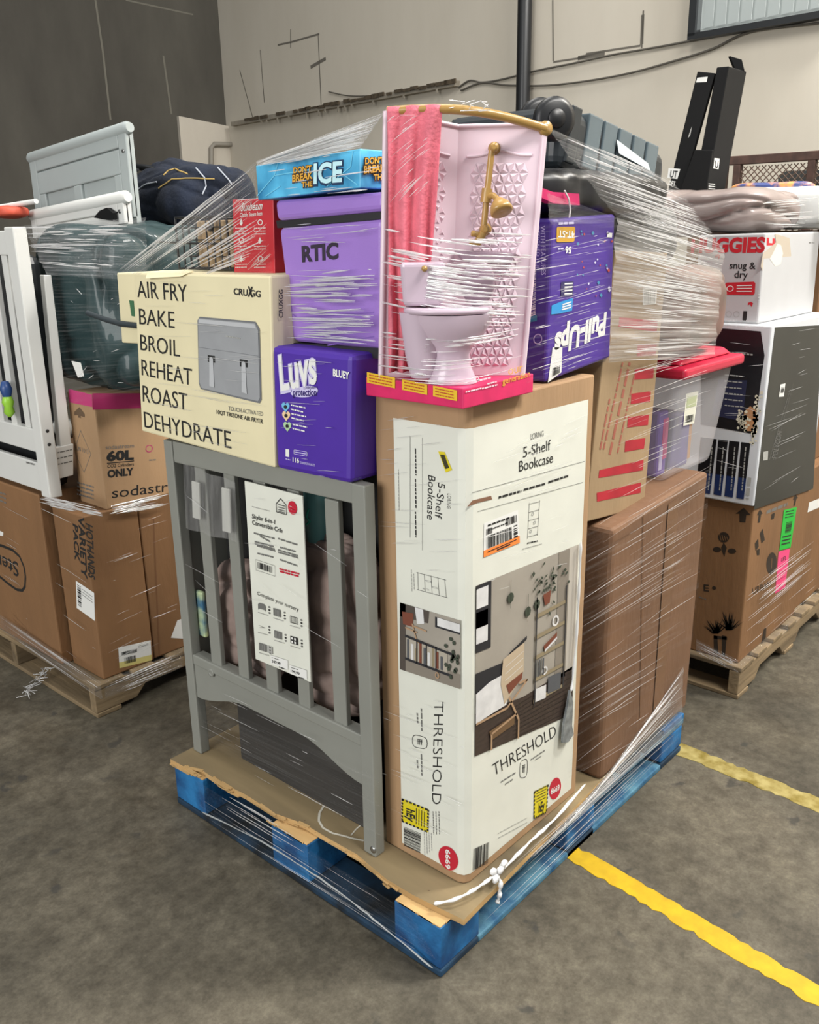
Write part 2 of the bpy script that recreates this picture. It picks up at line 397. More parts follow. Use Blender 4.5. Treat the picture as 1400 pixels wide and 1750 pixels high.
# walls
def ground_dir(x):
    d = ray(x, 405); d.z = 0; return d.normalized()
wdir = ground_dir(-607)                       # along the pale wall, away from us
corner = CAM + ground_dir(400) * 11.0; corner.z = 0
wn = V(wdir.y, -wdir.x, 0)
if wn.dot(CAM - corner) < 0: wn = -wn         # pale wall faces us
ln = -wdir                                    # dark wall's face normal points along the pale wall
def wall_mat(name, a, b_, sc, streak, rough=0.8, dark=None):
    M = bpy.data.materials.new(name); M.use_nodes = True; nt = M.node_tree; b = nt.nodes['Principled BSDF']; b.inputs['Roughness'].default_value = rough
    b.inputs['Specular IOR Level'].default_value = 0.25
    tc = nt.nodes.new('ShaderNodeTexCoord'); mp = nt.nodes.new('ShaderNodeMapping'); mp.inputs['Scale'].default_value = (1, 1, streak)
    nt.links.new(tc.outputs['Object'], mp.inputs['Vector'])
    n = nt.nodes.new('ShaderNodeTexNoise'); n.inputs['Scale'].default_value = sc; n.inputs['Detail'].default_value = 7; n.inputs['Roughness'].default_value = 0.65
    nt.links.new(mp.outputs[0], n.inputs['Vector'])
    r = nt.nodes.new('ShaderNodeValToRGB'); r.color_ramp.elements[0].position = 0.3; r.color_ramp.elements[1].position = 0.7
    r.color_ramp.elements[0].color = rgb(a); r.color_ramp.elements[1].color = rgb(b_)
    nt.links.new(n.outputs['Fac'], r.inputs['Fac']); nt.links.new(r.outputs[0], b.inputs['Base Color'])
    bp = nt.nodes.new('ShaderNodeBump'); bp.inputs['Strength'].default_value = 0.15
    n2 = nt.nodes.new('ShaderNodeTexNoise'); n2.inputs['Scale'].default_value = 30; nt.links.new(tc.outputs['Object'], n2.inputs['Vector'])
    nt.links.new(n2.outputs['Fac'], bp.inputs['Height']); nt.links.new(bp.outputs[0], b.inputs['Normal'])
    return M
pale = wall_mat('pale_wall_paint', '#c2baab', '#cfc8ba', 0.8, 0.4)
darkw = wall_mat('dark_concrete_wall', '#423f3a', '#605d55', 0.6, 0.35)
Hh = 7.0
far = corner - wdir * 14.0
mb = MB(); mb.hexa([corner, far, far + V(0, 0, Hh), corner + V(0, 0, Hh)], [p - wn * 0.25 for p in (corner, far, far + V(0, 0, Hh), corner + V(0, 0, Hh))], pale)
structure(mb.build('wall_back', origin=corner))
nearl = corner + wn * 14.0
mb = MB(); q = [nearl, corner, corner + V(0, 0, Hh), nearl + V(0, 0, Hh)]; mb.hexa(q, [p - ln * 0.25 for p in q], darkw)
structure(mb.build('wall_left', origin=corner))
FB = Face(p0=corner, n=wn); FL = Face(p0=corner, n=ln)
# the white-painted lower block of the dark wall
palel = wall_mat('pale_lower_paint', '#bdb5a8', '#cdc6b8', 1.2, 0.5)
pts = [FL.at(p, 1) for p in ((302, 199), (401, 219), (401, 420), (302, 420))]
for p in pts[2:]: p.z = 0
pts[0] = FL.at((302, 199), 1); pts[3] = V(pts[0].x, pts[0].y, 0); pts[2] = V(pts[1].x, pts[1].y, 0)
mb = MB(); mb.prism(pts, ln * 0.05, palel)
q0 = FL.at((288, 273), 1); q1 = FL.at((303, 276), 1)
mb.prism([q0, q1, V(q1.x, q1.y, 0), V(q0.x, q0.y, 0)], ln * 0.04, palel)
structure(mb.build('trim_3'))
seam = mat('wall_joint', '#6b665d', 0.9); seamd = mat('dark_wall_joint', '#6f6c62', 0.9)
mb = MB()
polyline(mb, FL, [(163, 0), (176, 90), (189, 205)], 0.02, seamd); polyline(mb, FL, [(215, 0), (270, 12), (330, 25)], 0.015, seamd)
line(mb, FL, (279, 95), (293, 195), 0.02, seamd)
structure(mb.build('trim_4'))
mb = MB()
for a, b in (((1100, 18), (1097, 82)), ((945, 0), (946, 104)), ((946, 106), (1000, 98)), ((988, 99), (1034, 90)), ((1002, 92), (1095, 78)), ((445, 85), (452, 175)), ((497, 50), (497, 82)), ((544, 58), (549, 178)), ((410, 120), (432, 200))):
    line(mb, FB, a, b, 0.012, seam)
polyline(mb, FB, [(475, 77), (498, 72), (546, 58)], 0.016, seam); line(mb, FB, (531, 115), (557, 100), 0.03, seam)
line(mb, FB, (988, 99.5), (1034, 91), 0.028, seam); line(mb, FB, (1099, 25), (1097, 76), 0.025, seam)
structure(mb.build('trim_5'))
# ragged ledge left where a strip was torn off the wall
ledge_m = wall_mat('ledge_plaster', '#7f786c', '#a29a8c', 6, 1.0); rot = mat('torn_ledge', '#4d4233', 0.9, var=0.3, scale=30)
mb = MB(); a = FB.at((403, 216), 0); b = FB.at((786, 148), 0); up = V(0, 0, 1); hh = (a - FB.at((403, 209), 0)).length
mb.hexa([a, b, b + up * hh, a + up * hh], [p + wn * 0.06 for p in (a, b, b + up * hh, a + up * hh)], ledge_m)
R = random.Random(5)
for i in range(34):
    t = i / 34; c = a.lerp(b, t) + wn * 0.062
    if R.random() < 0.55 + 0.4 * t:
        w = 0.05 + R.random() * 0.12; d = (b - a).normalized()
        z0 = hh * R.uniform(0.35, 0.6); z1 = hh * R.uniform(0.9, 1.25)
        mb.hexa([c + up * z0, c + d * w + up * z0, c + d * w + up * z1, c + up * z1], [p + wn * 0.012 for p in (c + up * z0, c + d * w + up * z0, c + d * w + up * z1, c + up * z1)], rot)
    if R.random() < 0.5:
        d = (b - a).normalized(); z0 = -hh * R.uniform(0.3, 1.2)
        mb.hexa([c + up * z0, c + d * .02 + up * z0, c + d * .02, c], [p + wn * 0.006 for p in (c + up * z0, c + d * .02 + up * z0, c + d * .02, c)], ledge_m)
structure(mb.build('trim_6'))

# window high on the right
glass = bpy.data.materials.new('window_glass'); glass.use_nodes = True
_b = glass.node_tree.nodes['Principled BSDF']; _b.inputs['Base Color'].default_value = rgb('#dfe8e8'); _b.inputs['Roughness'].default_value = 0.05; _b.inputs['Alpha'].default_value = 0.18
wframe = mat('window_frame_black', '#26282a', 0.4); blindm = mat('blind_slat', '#b6bdbb', 0.6)
bl, br = FB.at((1191, 64), 0), FB.at((1460, 18), 0)
top = 2.0
mb = MB(); d = (br - bl).normalized(); L = (br - bl).length
mb.hexa([bl, br, br + up * top, bl + up * top], [p + wn * 0.01 for p in (bl, br, br + up * top, bl + up * top)], blindm)
win = mb.build('window_1'); structure(win)
mb = MB()
for (s0, s1, z0, z1) in ((-0.02, 0.03, 0, top), (-0.02, L, -0.02, 0.015)):
    q = [bl + d * s0 + up * z0, bl + d * s1 + up * z0, bl + d * s1 + up * z1, bl + d * s0 + up * z1]; mb.hexa(q, [p + wn * 0.07 for p in q], wframe)
mb.build('window_frame', win)
mb = MB(); w = 0.085; n = int(L / w)
for i in range(n):
    p0 = bl + d * (0.05 + i * w) + wn * 0.014; p1 = p0 + d * (w * 0.93) + wn * 0.018
    mb.prism([p0 + up * .04, p1 + up * .04, p1 + up * top, p0 + up * top], wn * 0.003, blindm)
mb.build('vertical_blind', win)
mb = MB(); q = [bl + up * .03, br + up * .03, br + up * top, bl + up * top]; mb.poly([p + wn * 0.05 for p in q], glass); mb.build('pane', win)

# pipe and cables on the pale wall
pipem = mat('black_pipe', '#1b1c1e', 0.35)
c = FB.at((912, 20), 0) + wn * 0.09; r = 0.5 * (FB.at((922, 20), 0) - FB.at((903, 20), 0)).length * 0.95
mb = MB(); mb.tube([V(c.x, c.y, 0.0), V(c.x, c.y, 3.0), V(c.x, c.y, Hh)], r, pipem, seg=16)
o = mb.build('drain_pipe', origin=(c.x, c.y, 0)); tag(o, 'black vertical drain pipe on the pale wall', 'pipe')
for z in (2.0, 3.6):
    mb = MB(); mb.lathe([(r * 1.15, -0.03), (r * 1.15, 0.03)], V(c.x, c.y, z), pipem, seg=16)
    q = V(c.x, c.y, z); mb.hexa([q - wn * .1 + V(0, 0, -.02) - wdir * .03, q - wn * .1 + V(0, 0, -.02) + wdir * .03, q - wn * .1 + V(0, 0, .02) + wdir * .03, q - wn * .1 + V(0, 0, .02) - wdir * .03],
                                [q + V(0, 0, -.02) - wdir * .03, q + V(0, 0, -.02) + wdir * .03, q + V(0, 0, .02) + wdir * .03, q + V(0, 0, .02) - wdir * .03], pipem)
    mb.build('pipe_clamp', o)
cablem = mat('grey_cable', '#5c5850', 0.6)
def cable(pts, label, rr=0.007):
    w = [FB.at(p, 0) + wn * 0.014 for p in pts]; out = []
    for i in range(len(w) - 1):
        p0, p1, p2, p3 = w[max(i - 1, 0)], w[i], w[i + 1], w[min(i + 2, len(w) - 1)]
        for k in range(8):
            t = k / 8; out.append(0.5 * ((2 * p1) + (p2 - p0) * t + (2 * p0 - 5 * p1 + 4 * p2 - p3) * t * t + (3 * p1 - p0 - 3 * p2 + p3) * t ** 3))
    out.append(w[-1]); mb = MB(); mb.tube(out, rr, cablem, seg=6); return tag(mb.build('wall_cable'), label, 'cable')
cable([(786, 150), (805, 138), (826, 141), (860, 136), (920, 121), (985, 108), (1050, 94), (1120, 82), (1190, 69), (1280, 51), (1400, 30), (1440, 22)], 'upper grey cable running along the pale wall to below the window')
cable([(790, 155), (826, 142), (870, 146), (940, 146), (1010, 138), (1080, 125), (1150, 106), (1220, 84), (1285, 55), (1400, 40), (1440, 32)], 'lower grey cable drooping across the pale wall behind the black cartons')
cable([(564, 157), (600, 164), (650, 163), (690, 157), (720, 150)], 'short loose grey cable sagging over the torn wall ledge', 0.006)
w = [FL.at(p, 0) + ln * 0.09 for p in ((355, 285), (355, 253), (360, 247), (395, 248), (425, 250))]
mb = MB(); mb.tube([V(w[0].x, w[0].y, 0)] + w[:4], 0.025, mat('conduit_grey', '#8d877c', 0.6), seg=8)
tag(mb.build('conduit'), 'thin grey conduit bent over on the white lower wall behind the navy blanket', 'conduit')

# ================================================================ PALLETS
rawwood = mat('raw_wood', '#a98757', 0.75, var=0.14, scale=9, bump=0.3, bscale=30, stretch=(1, 0.12, 1), col2='#bb9a68')
oldwood = mat('weathered_wood', '#6f5f48', 0.85, var=0.22, scale=8, bump=0.4, bscale=40, stretch=(1, 0.15, 1), col2='#8a7658')
oldwoodx = mat('weathered_wood_lengthwise', '#6c5c45', 0.85, var=0.22, scale=8, bump=0.4, bscale=40, stretch=(0.15, 1, 1), col2='#8a7658')
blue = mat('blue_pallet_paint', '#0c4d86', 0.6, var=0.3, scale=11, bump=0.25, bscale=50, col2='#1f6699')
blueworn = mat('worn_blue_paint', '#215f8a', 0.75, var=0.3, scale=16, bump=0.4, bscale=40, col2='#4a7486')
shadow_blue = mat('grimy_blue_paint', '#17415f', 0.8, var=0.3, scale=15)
grimy_shaded = mat('grime_and_shade_blue', '#081722', 0.8, var=0.5, scale=9, col2='#0f3048')  # grime, plus the shade of the fork openings put into the colour
PL = thing('blue_pallet', 'blue painted wooden block pallet with broken corner under the centre load', 'pallet', (0.61, 0.51, 0))
def chip_box(mb, a, b, M, n=5, j=0.006, seed=0):
    mb.box(a, b, M)
xs = (0.0, 0.53, 1.075); ys = (0.0, 0.437, 0.874)
for i, x in enumerate(xs):
    for j, y in enumerate(ys):
        mb = MB(); z1 = 0.136 if (i == 0) else 0.1
        mb.box((x + .003, y + .003, 0.02), (x + 0.145, y + 0.142, z1 - 0.004), blue)
        if i == 0: mb.box((x + .004, y + .005, z1 - 0.0045), (x + 0.143, y + 0.14, z1), rawwood)
        mb.build('block', PL, bevel=0.006)
for x in (0.0, 0.53, 1.075):
    mb = MB(); mb.box((x, 0, 0.0), (x + 0.14, 1.016, 0.019), grimy_shaded); mb.build('bottom_board', PL, bevel=0.004)
for y in (0.0, 0.874):
    mb = MB(); mb.box((0.14, y, 0.0), (1.075, y + 0.142, 0.0185), blueworn); mb.build('bottom_board', PL, bevel=0.004)
for y in ys:
    mb = MB(); mb.box((0.146, y, 0.1005), (1.219, y + 0.14, 0.118), blueworn if y == 0 else grimy_shaded); mb.build('stringer_board', PL, bevel=0.003)
for k, x in enumerate((0.155, 0.33, 0.49, 0.65, 0.81, 0.95, 1.08)):
    mb = MB(); mb.box((x, 0.0, 0.1185), (x + (0.139 if k in (0, 6) else 0.12), 1.016, 0.136), grimy_shaded if k < 6 else blue); mb.build('deck_board', PL, bevel=0.003)
# splinters along the broken corner
R = random.Random(11); mb = MB()
for (x0, y0, x1, y1) in ((0.002, 0.02, 0.002, 0.14), (0.01, 0.002, 0.14, 0.002), (0.0, 0.9, 0.0, 1.01), (0.0, 0.45, 0.0, 0.57)):
    for i in range(12):
        t = R.random(); x = x0 + (x1 - x0) * t; y = y0 + (y1 - y0) * t; l = 0.012 + R.random() * 0.03; a = R.uniform(-.5, .5)
        d = V(x1 - x0, y1 - y0, 0).normalized()
        q = V(x, y, 0.1335); mb.hexa([q, q + d * l, q + d * l * .9 + V(0, 0, .004), q + V(0, 0, .003)], [q + V(.006, .004, 0), q + d * l + V(.004, .004, 0), q + d * l * .9 + V(.004, .004, .004), q + V(.006, .004, .003)], rawwood)
mb.build('splinters', PL, stuff=True)
stud = mat('rusty_nail', '#5a4634', 0.7)
for (x, y) in ((0.06, 0.085), (0.02, 0.93), (0.05, 0.5)):
    mb = MB(); mb.tube([V(x, y, 0.13), V(x + .003, y + .002, 0.152)], 0.0028, stud, seg=6); mb.build('nail', PL)

# plywood sheet lying on the pallet, left edge splintered
plym = mat('plywood_face', '#5f5440', 0.85, var=0.3, scale=5, bump=0.2, bscale=25, stretch=(1, 0.12, 1), col2='#7d6d50')
edge = [P(x, y, Z=0.152) for x, y in ((291, 1297), (318, 1312), (345, 1316), (372, 1334), (420, 1358), (470, 1390), (520, 1408), (560, 1432), (610, 1460), (660, 1502), (705, 1529), (745, 1549), (793, 1572))]
outl = [V(p.x, p.y, 0.152) for p in edge] + [V(1.16, 0.03, 0.152), V(1.16, 1.0, 0.152), V(0.35, 1.02, 0.152)]
mb = MB(); n = len(outl)
mb.raw(outl + [V(p.x, p.y, 0.1365) for p in outl], [list(range(n))], plym)
mb.raw([q for p in outl for q in (p, V(p.x, p.y, 0.1365))], [(2 * i, 2 * i + 1, 2 * ((i + 1) % n) + 1, 2 * ((i + 1) % n)) for i in range(n)], rawwood)
ply = mb.build('plywood_sheet'); tag(ply, 'thin plywood sheet with splintered front edge lying on the blue pallet', 'plywood')
mb = MB(); R = random.Random(2)
for i in range(60):
    k = min(int((R.random() ** 1.6) * 9), 8); p = edge[k].lerp(edge[k + 1], R.random()); d = (edge[k + 1] - edge[k]).normalized(); l = R.uniform(.02, .07); z = R.uniform(.135, .15); o = V(-d.y, d.x, 0) * R.uniform(-.004, .014)
    if o.x > 0: o = -o
    q = V(p.x, p.y, z) + o * .6; mb.hexa([q, q + d * l, q + d * l + V(0, 0, .003), q + V(0, 0, .0035)], [q + V(.012, 0, 0), q + d * l + V(.008, 0, 0), q + d * l + V(.008, 0, .003), q + V(.012, 0, .0035)], rawwood)
mb.build('splintered_edge', ply, stuff=True)
chalk = mat('chalk_mark', '#cfcabb', 0.9)
mb = MB(); FZ = Face(Z=0.1522); polyline(mb, FZ, [(553, 1378), (546, 1390), (545, 1403), (552, 1415), (568, 1424), (588, 1429), (606, 1434), (622, 1437)], 0.006, chalk, 1)
polyline(mb, FZ, [(617, 1410), (608, 1418), (600, 1428)], 0.004, chalk, 1); mb.build('chalk_scrawl', ply)

def wood_pallet(x0, y0, label):
    t = thing('wooden_pallet', label, 'pallet', (x0 + .508, y0 + .6, 0), 'weathered wooden pallets')
    for k, y in enumerate((y0, y0 + 0.585, y0 + 1.18)):
        mb = MB(); z0, z1 = 0.017, 0.106; pr = [(0, z0), (.16, z0), (.2, z0 + .04), (.4, z0 + .04), (.44, z0), (.58, z0), (.62, z0 + .04), (.82, z0 + .04), (.86, z0), (1.016, z0), (1.016, z1), (0, z1)]
        mb.prism([V(x0 + a, y, z) for a, z in pr], (0, 0.038, 0), oldwoodx); mb.build('stringer', t, bevel=0.003)
    for k in range(7):
        x = x0 + k * (1.016 - 0.09) / 6; M = oldwood
        mb = MB(); mb.box((x, y0 - .005, 0.1065), (x + 0.09 + (0.03 if k in (0,) else 0), y0 + 1.223, 0.123), M); mb.build('deck_board', t, bevel=0.003)
    for k in range(3):
        x = x0 + (0, .46, .92)[k]; mb = MB(); mb.box((x, y0 - .003, 0.0), (x + 0.095, y0 + 1.221, 0.0165), oldwood); mb.build('bottom_board', t, bevel=0.003)
    return t
wood_pallet(0.105, 1.645, 'weathered wooden pallet carrying the load on the left')
wood_pallet(1.655, -0.005, 'weathered wooden pallet carrying the load on the right')

# ================================================================ CENTRE LOAD
# --- crib end panel ------------------------------------------------
cribm = mat('grey_crib_paint', '#85867f', 0.42, var=0.03, scale=6)
CX = 0.065
def onx(x, y): return P(x, y, X=CX)
crib = thing('crib_end_panel', 'grey slatted crib end panel standing on the front left of the blue pallet', 'crib', (CX, 0.61, 0.152))
yl0, yl1 = 1.004, 0.966       # left post
yr0, yr1 = 0.299, 0.258       # right post (towards the bookcase carton)
ztop = 1.094
for (a, b) in ((yl1, yl0), (yr1, yr0)):
    mb = MB(); mb.box((CX, a, 0.1525), (CX + 0.032, b, ztop), cribm); mb.build('post', crib, bevel=0.003)
za, zb = onx(297, 791).z, onx(615, 865).z
mb = MB(); mb.hexa([V(CX + .003, yl1, za), V(CX + .003, yr0, zb), V(CX + .003, yr0, ztop), V(CX + .003, yl1, ztop)], [V(CX + .04, yl1, za), V(CX + .04, yr0, zb), V(CX + .04, yr0, ztop), V(CX + .04, yl1, ztop)], cribm)
mb.build('top_rail', crib, bevel=0.003)
# bottom rail with the curved apron below
top = [onx(331, 1123), onx(625, 1259)]
step = [onx(332, 1141), onx(625, 1282)]
zt = (top[0].z + top[1].z) / 2; zs = zt - 0.03
mb = MB(); mb.box((CX + .002, yr0, zs), (CX + .04, yl1, zt), cribm); mb.build('bottom_rail', crib, bevel=0.003)
arc = []
zend_l = onx(336, 1193).z; zend_r = onx(622, 1346).z; zmid = zs - 0.055
n = 24
for i in range(n + 1):
    t = i / n; y = yl1 + (yr0 - yl1) * t
    k = min(t, 1 - t) / 0.33; k = min(1, k); k = k * k * (3 - 2 * k)
    arc.append(V(CX + .006, y, (zend_l * (1 - t) + zend_r * t) * (1 - k) + zmid * k))
mb = MB()
for i in range(n):
    a, b = arc[i], arc[i + 1]; tp = zs
    mb.hexa([a, b, V(b.x, b.y, tp), V(a.x, a.y, tp)], [p + V(.028, 0, 0) for p in (a, b, V(b.x, b.y, tp), V(a.x, a.y, tp))], cribm)
mb.build('apron', crib)
mb = MB(); mb.box((CX + .033, 0.984, .42), (1.0, 1.003, 1.09), cribm); mb.build('side_panel', crib, bevel=.003)
def slat_y(xa, ya, xb, yb): return onx(xa, ya).y, onx(xb, yb).y
zrow = 0.75
def yat(px, py): return onx(px, py).y
slats = [(342, 976, 366, 985), (389.5, 985, 414, 995), (449.5, 1160, 476, 1170), (504, 1180, 531, 1190), (562.5, 1161, 593, 1171)]
for (xa, ya, xb, yb) in slats:
    y1, y0 = yat(xa, ya), yat(xb, yb)
    y0 += .016; mb = MB(); mb.box((CX + .010, y0, zt - .005), (CX + .026, y1, za + .004), cribm); mb.build('slat', crib, bevel=0.003)
for (x, y) in ((361, 1150),):
    p = onx(x, y); mb = MB(); mb.lathe([(0.011, 0), (0.011, .004), (0.007, .004), (0.006, .002)], p + V(.002, 0, 0), cribm, seg=16, ax=(-1, 0, 0)); mb.build('bolt_cover', crib)
p = onx(638, 1452); mb = MB(); mb.lathe([(0.009, 0), (0.009, .002), (0.004, .003)], p, steel, seg=16, ax=(-1, 0, 0)); mb.build('bolt', crib)
# info card tied to the slats
FC = Face(X=CX - 0.006)
cq = [(418, 822), (517, 848), (531, 1166), (437, 1126)]
mb = MB(); q = [FC.at(p, 0) for p in cq]; mb.hexa(q, [p + V(.003, 0, 0) for p in q], white_print)
card = mb.build('info_card', crib); card['label'] = 'white printed info card with nursery pictograms'
C = Patch(FC, *cq); mb = MB()
def cpx(x, y):   # picture point of the close look -> native
    return (400 + x / 4.73, 810 + y / 4.73)
def ct(s, a, b, t, M=ink, w=0.0): text(mb, FC, s, cpx(*a), cpx(*b), cpx(*t), M, 3, w)
ct('Skylar 6-in-1', (150, 355), (335, 405), (150, 320), w=.012); ct('Convertible Crib', (152, 405), (395, 475), (152, 370), w=.012)
ct('Complete your nursery', (192, 975), (525, 1110), (192, 945))
for (pts, M) in (((( 345, 240), (380, 197), (425, 250), (428, 328), (348, 305), (345, 240)), ink),):
    polyline(mb, FC, [cpx(*p) for p in pts], 0.0018, M, 3)
for i, y in enumerate((245, 265, 285, 300)): small(mb, FC, cpx(362, y), cpx(412, y + 13), .003, inkg, 3, i)
mk = mb; mb = MB(); q0 = FC.at(cpx(477, 272), 3); u = FC.at(cpx(513, 282), 3) - q0; w_ = FC.at(cpx(477, 218), 3) - q0
mb.poly([q0 + u * math.cos(t * .2618) + w_ * math.sin(t * .2618) for t in range(24)], red)
q0 = q0 + FC.n * .0007; 
ct('Save', (455, 262), (500, 274), (455, 250), white); ct('7999', (452, 284), (502, 298), (452, 268), white, .02); mb.build('red_price_spot', card); mb = mk
for (y0, y1, xx0, xx1) in ((475, 520, 165, 330), (500, 548, 215, 300), (545, 585, 172, 325), (562, 605, 172, 330), (578, 620, 190, 335), (640, 670, 195, 320), (520, 570, 360, 515), (590, 625, 375, 500), (612, 660, 360, 520), (630, 675, 360, 520), (690, 740, 375, 515)):
    small(mb, FC, cpx(xx0, y0), cpx(xx1, y1), .0042, inkg, 3, y0)
polyline(mb, FC, [cpx(*p) for p in ((178, 690), (335, 740), (337, 825), (182, 775), (178, 690))], .0008, inkg, 3)
mk = mb; mb = MB(); B = Patch(FC, cpx(195, 710), cpx(312, 748), cpx(312, 800), cpx(195, 760)); B.bars(mb, 0, 0, 1, 1, ink, 16); mb.build('barcode', card); mb = mk
for k, (a, b) in enumerate((((372, 765), (530, 805)), ((375, 785), (525, 825)))): small(mb, FC, cpx(*a), cpx(*b), .0045, red, 3, k)
small(mb, FC, cpx(150, 262), cpx(290, 298), .002, inkl, 3)
for (x, y, kind) in ((228, 1075, 0), (352, 1120, 1), (487, 1180, 2), (228, 1235, 3), (360, 1300, 1), (490, 1345, 4), (235, 1400, 1)):
    mk = mb; mb = MB(); I = Patch(FC, cpx(x - 30, y - 40), cpx(x + 30, y - 22), cpx(x + 32, y + 38), cpx(x - 28, y + 20))
    if kind == 0: I.poly(mb, [(0, 1), (0, .25), (.2, 0), (.8, 0), (1, .25), (1, 1), (.85, .8), (.15, .8)], inkg, 3)
    elif kind == 1: I.rect(mb, 0, 0, 1, 1, inkg, 3); [I.rect(mb, .12 + .2 * i, .15, .16 + .2 * i, .9, inkl, 4) for i in range(4)]
    elif kind == 2:
        for i in range(6): I.rect(mb, i * .19, .1, i * .19 + .05, .95, ink, 3)
        I.rect(mb, 0, .05, 1, .12, ink, 3); I.rect(mb, 0, .9, 1, .98, ink, 3)
    elif kind == 3: I.seg(mb, .1, .4, .9, .55, .001, inkg, 3); I.seg(mb, .2, .7, .9, .5, .001, inkg, 3)
    else:
        I.rect(mb, 0, 0, 1, 1, ink, 3)
        for a in (0.15, .55):
            for b in (.12, .6): I.rect(mb, a, b, a + .22, b + .3, white, 4)
    for j in range(3):
        I.ell(mb, 1.5, .2 + .4 * j, .12, .13, ink if j == 1 else inkg, 3, 10)
    small(mb, FC, cpx(x - 30, y + 42), cpx(x + 50, y + 66), .0022, inkl, 3, x); mb.build('pictogram', card); mb = mk
Patch(FC, cpx(270, 1382), cpx(315, 1395), cpx(318, 1455), cpx(273, 1440)).rect(mb, 0, 0, 1, 1, inkl, 3)
for i, (x, y, s) in enumerate(((298, 1460, '249.99'), (452, 1540, '199.99'))):
    mk = mb; mb = MB(); area_px(mb, FC, [cpx(x, y), cpx(x + 140, y + 45), cpx(x + 142, y + 122), cpx(x + 2, y + 72)], white, 2)
    polyline(mb, FC, [cpx(x, y), cpx(x + 140, y + 45)], .0008, inkl, 3)
    text(mb, FC, s, cpx(x + 12, y + 60), cpx(x + 82, y + 84), cpx(x + 12, y + 38), ink, 3, .02)
    small(mb, FC, cpx(x + 12, y + 22), cpx(x + 70, y + 40), .002, inkg, 3); small(mb, FC, cpx(x + 70, y + 98), cpx(x + 120, y + 115), .003, ink, 3); mb.build('price_ticket', card); mb = mk
mb.build('card_print', card)

# what shows between the slats
quiltm = mat('mauve_quilted_fabric', '#8f7c74', 0.65, var=0.12, scale=16, bump=.6, bscale=22)
def blob_at(x, y, X, r, M, name, label, cat, **k):
    c = P(x, y, X=X); mb = MB(); mb.blob(c, r, M, **k); return tag(mb.build(name), label, cat)
mb = MB(); mb.blob(V(.158, .80, .60), (.045, .14, .175), quiltm, e=.6, amp=.012, fq=9, fold=.02, ffq=13, n=(110, 80), seed=1)
tag(mb.build('quilted_bundle'), 'rolled mauve brown quilt behind the crib slats to the left of the white card', 'bedding', 'quilts behind the crib slats')
mb = MB(); mb.blob(V(.158, .46, .68), (.045, .165, .24), quiltm, e=.6, amp=.012, fq=8, fold=.02, ffq=12, n=(110, 90), seed=3)
tag(mb.build('quilted_bundle'), 'mauve brown quilt bulging behind the crib slats to the right of the white card', 'bedding', 'quilts behind the crib slats')
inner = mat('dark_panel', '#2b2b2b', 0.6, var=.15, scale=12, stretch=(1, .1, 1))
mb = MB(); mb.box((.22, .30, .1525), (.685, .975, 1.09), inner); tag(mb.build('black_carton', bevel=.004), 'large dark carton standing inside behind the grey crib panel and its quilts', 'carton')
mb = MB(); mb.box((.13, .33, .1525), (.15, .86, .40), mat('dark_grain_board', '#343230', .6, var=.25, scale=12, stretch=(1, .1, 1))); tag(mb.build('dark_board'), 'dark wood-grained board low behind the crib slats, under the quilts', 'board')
cup = mat('teal_cup', '#6fa5a8', 0.3); 
p = P(538, 893, X=.15)
mb = MB(); mb.lathe([(.03, -.1), (.036, -.098), (.043, .05), (.043, .055)], V(.168, p.y, .99), cup, seg=24)
cupo = mb.build('drink_cup'); tag(cupo, 'teal plastic cup seen between the slats just right of the white card', 'cup')
mb = MB(); mb.tube([V(.116, p.y - .018, .985 + .0), V(.115, p.y - .01, .965), V(.115, p.y - .022, .955), V(.115, p.y - .008, .945)], .003, mat('teal_script', '#1f8f7c', .4), seg=6); mb.build('printed_squiggle', cupo)
toyb = mat('blue_toy_pack', '#4d84a8', .4, var=.4, scale=14, col2='#b9c48a')
a = P(331, 985, X=.10); b = P(345, 1060, X=.10)
mb = MB(); mb.box((.10, b.y - .01, .52), (.115, min(a.y + .01, .978), .66), toyb); tag(mb.build('toy_package', bevel=.006), 'blue green toy package behind the leftmost crib gap', 'toy')
redc = mat('dark_red_cloth', '#6d2b2a', .8)
mb = MB(); mb.blob(P(423, 1000, X=.2), (.03, .05, .03), redc, amp=.01); tag(mb.build('red_cloth'), 'dark red cloth peeking out above the left quilt behind the card', 'cloth')
# clear plastic sleeve hung over the two left slats
sleeve = film('sleeve_plastic', .14, .4, white=.75, sx=14, sy=1.2, p0=.35, p1=.8, gl=.3)
FS = Face(X=CX - .012)
q = [FS.at(p, 0) for p in ((313, 790), (404, 824), (407, 926), (318, 902))]
mb = MB(); mb.grid(lambda u, v: q[0].lerp(q[1], u).lerp(q[3].lerp(q[2], u), v) + V(-.006 * math.sin(u * math.pi) - .004 * math.sin(u * 14), 0, 0), 28, 8, sleeve)
sl = mb.build('plastic_sleeve'); tag(sl, 'clear plastic sleeve hanging over the two left slats of the grey crib panel', 'plastic sleeve')
foam = mat('foam_strip', '#b9b9b2', .7)
for (x0, x1, y0, y1) in ((326, 339, 822, 889), (377, 391, 833, 912)):
    q = [FS.at(p, -2) for p in ((x0, y0), (x1, y0 + 4), (x1 + 2, y1), (x0 + 2, y1 - 4))]; mb = MB(); mb.hexa(q, [p + V(.006, 0, 0) for p in q], foam); mb.build('foam_strip', sl, bevel=.002)

# --- bookcase carton ------------------------------------------------
BX, BY = 0.126, 0.030
mb = MB()
# two visible faces, near corner rounded
prof = [(BX, 0.281), (BX, BY + .022), (BX + .006, BY + .008), (BX + .020, BY), (0.612, BY), (0.612, 0.281)]
mb.prism([V(x, y, .1525) for x, y in prof], (0, 0, 1.285 - .1525), kraft)
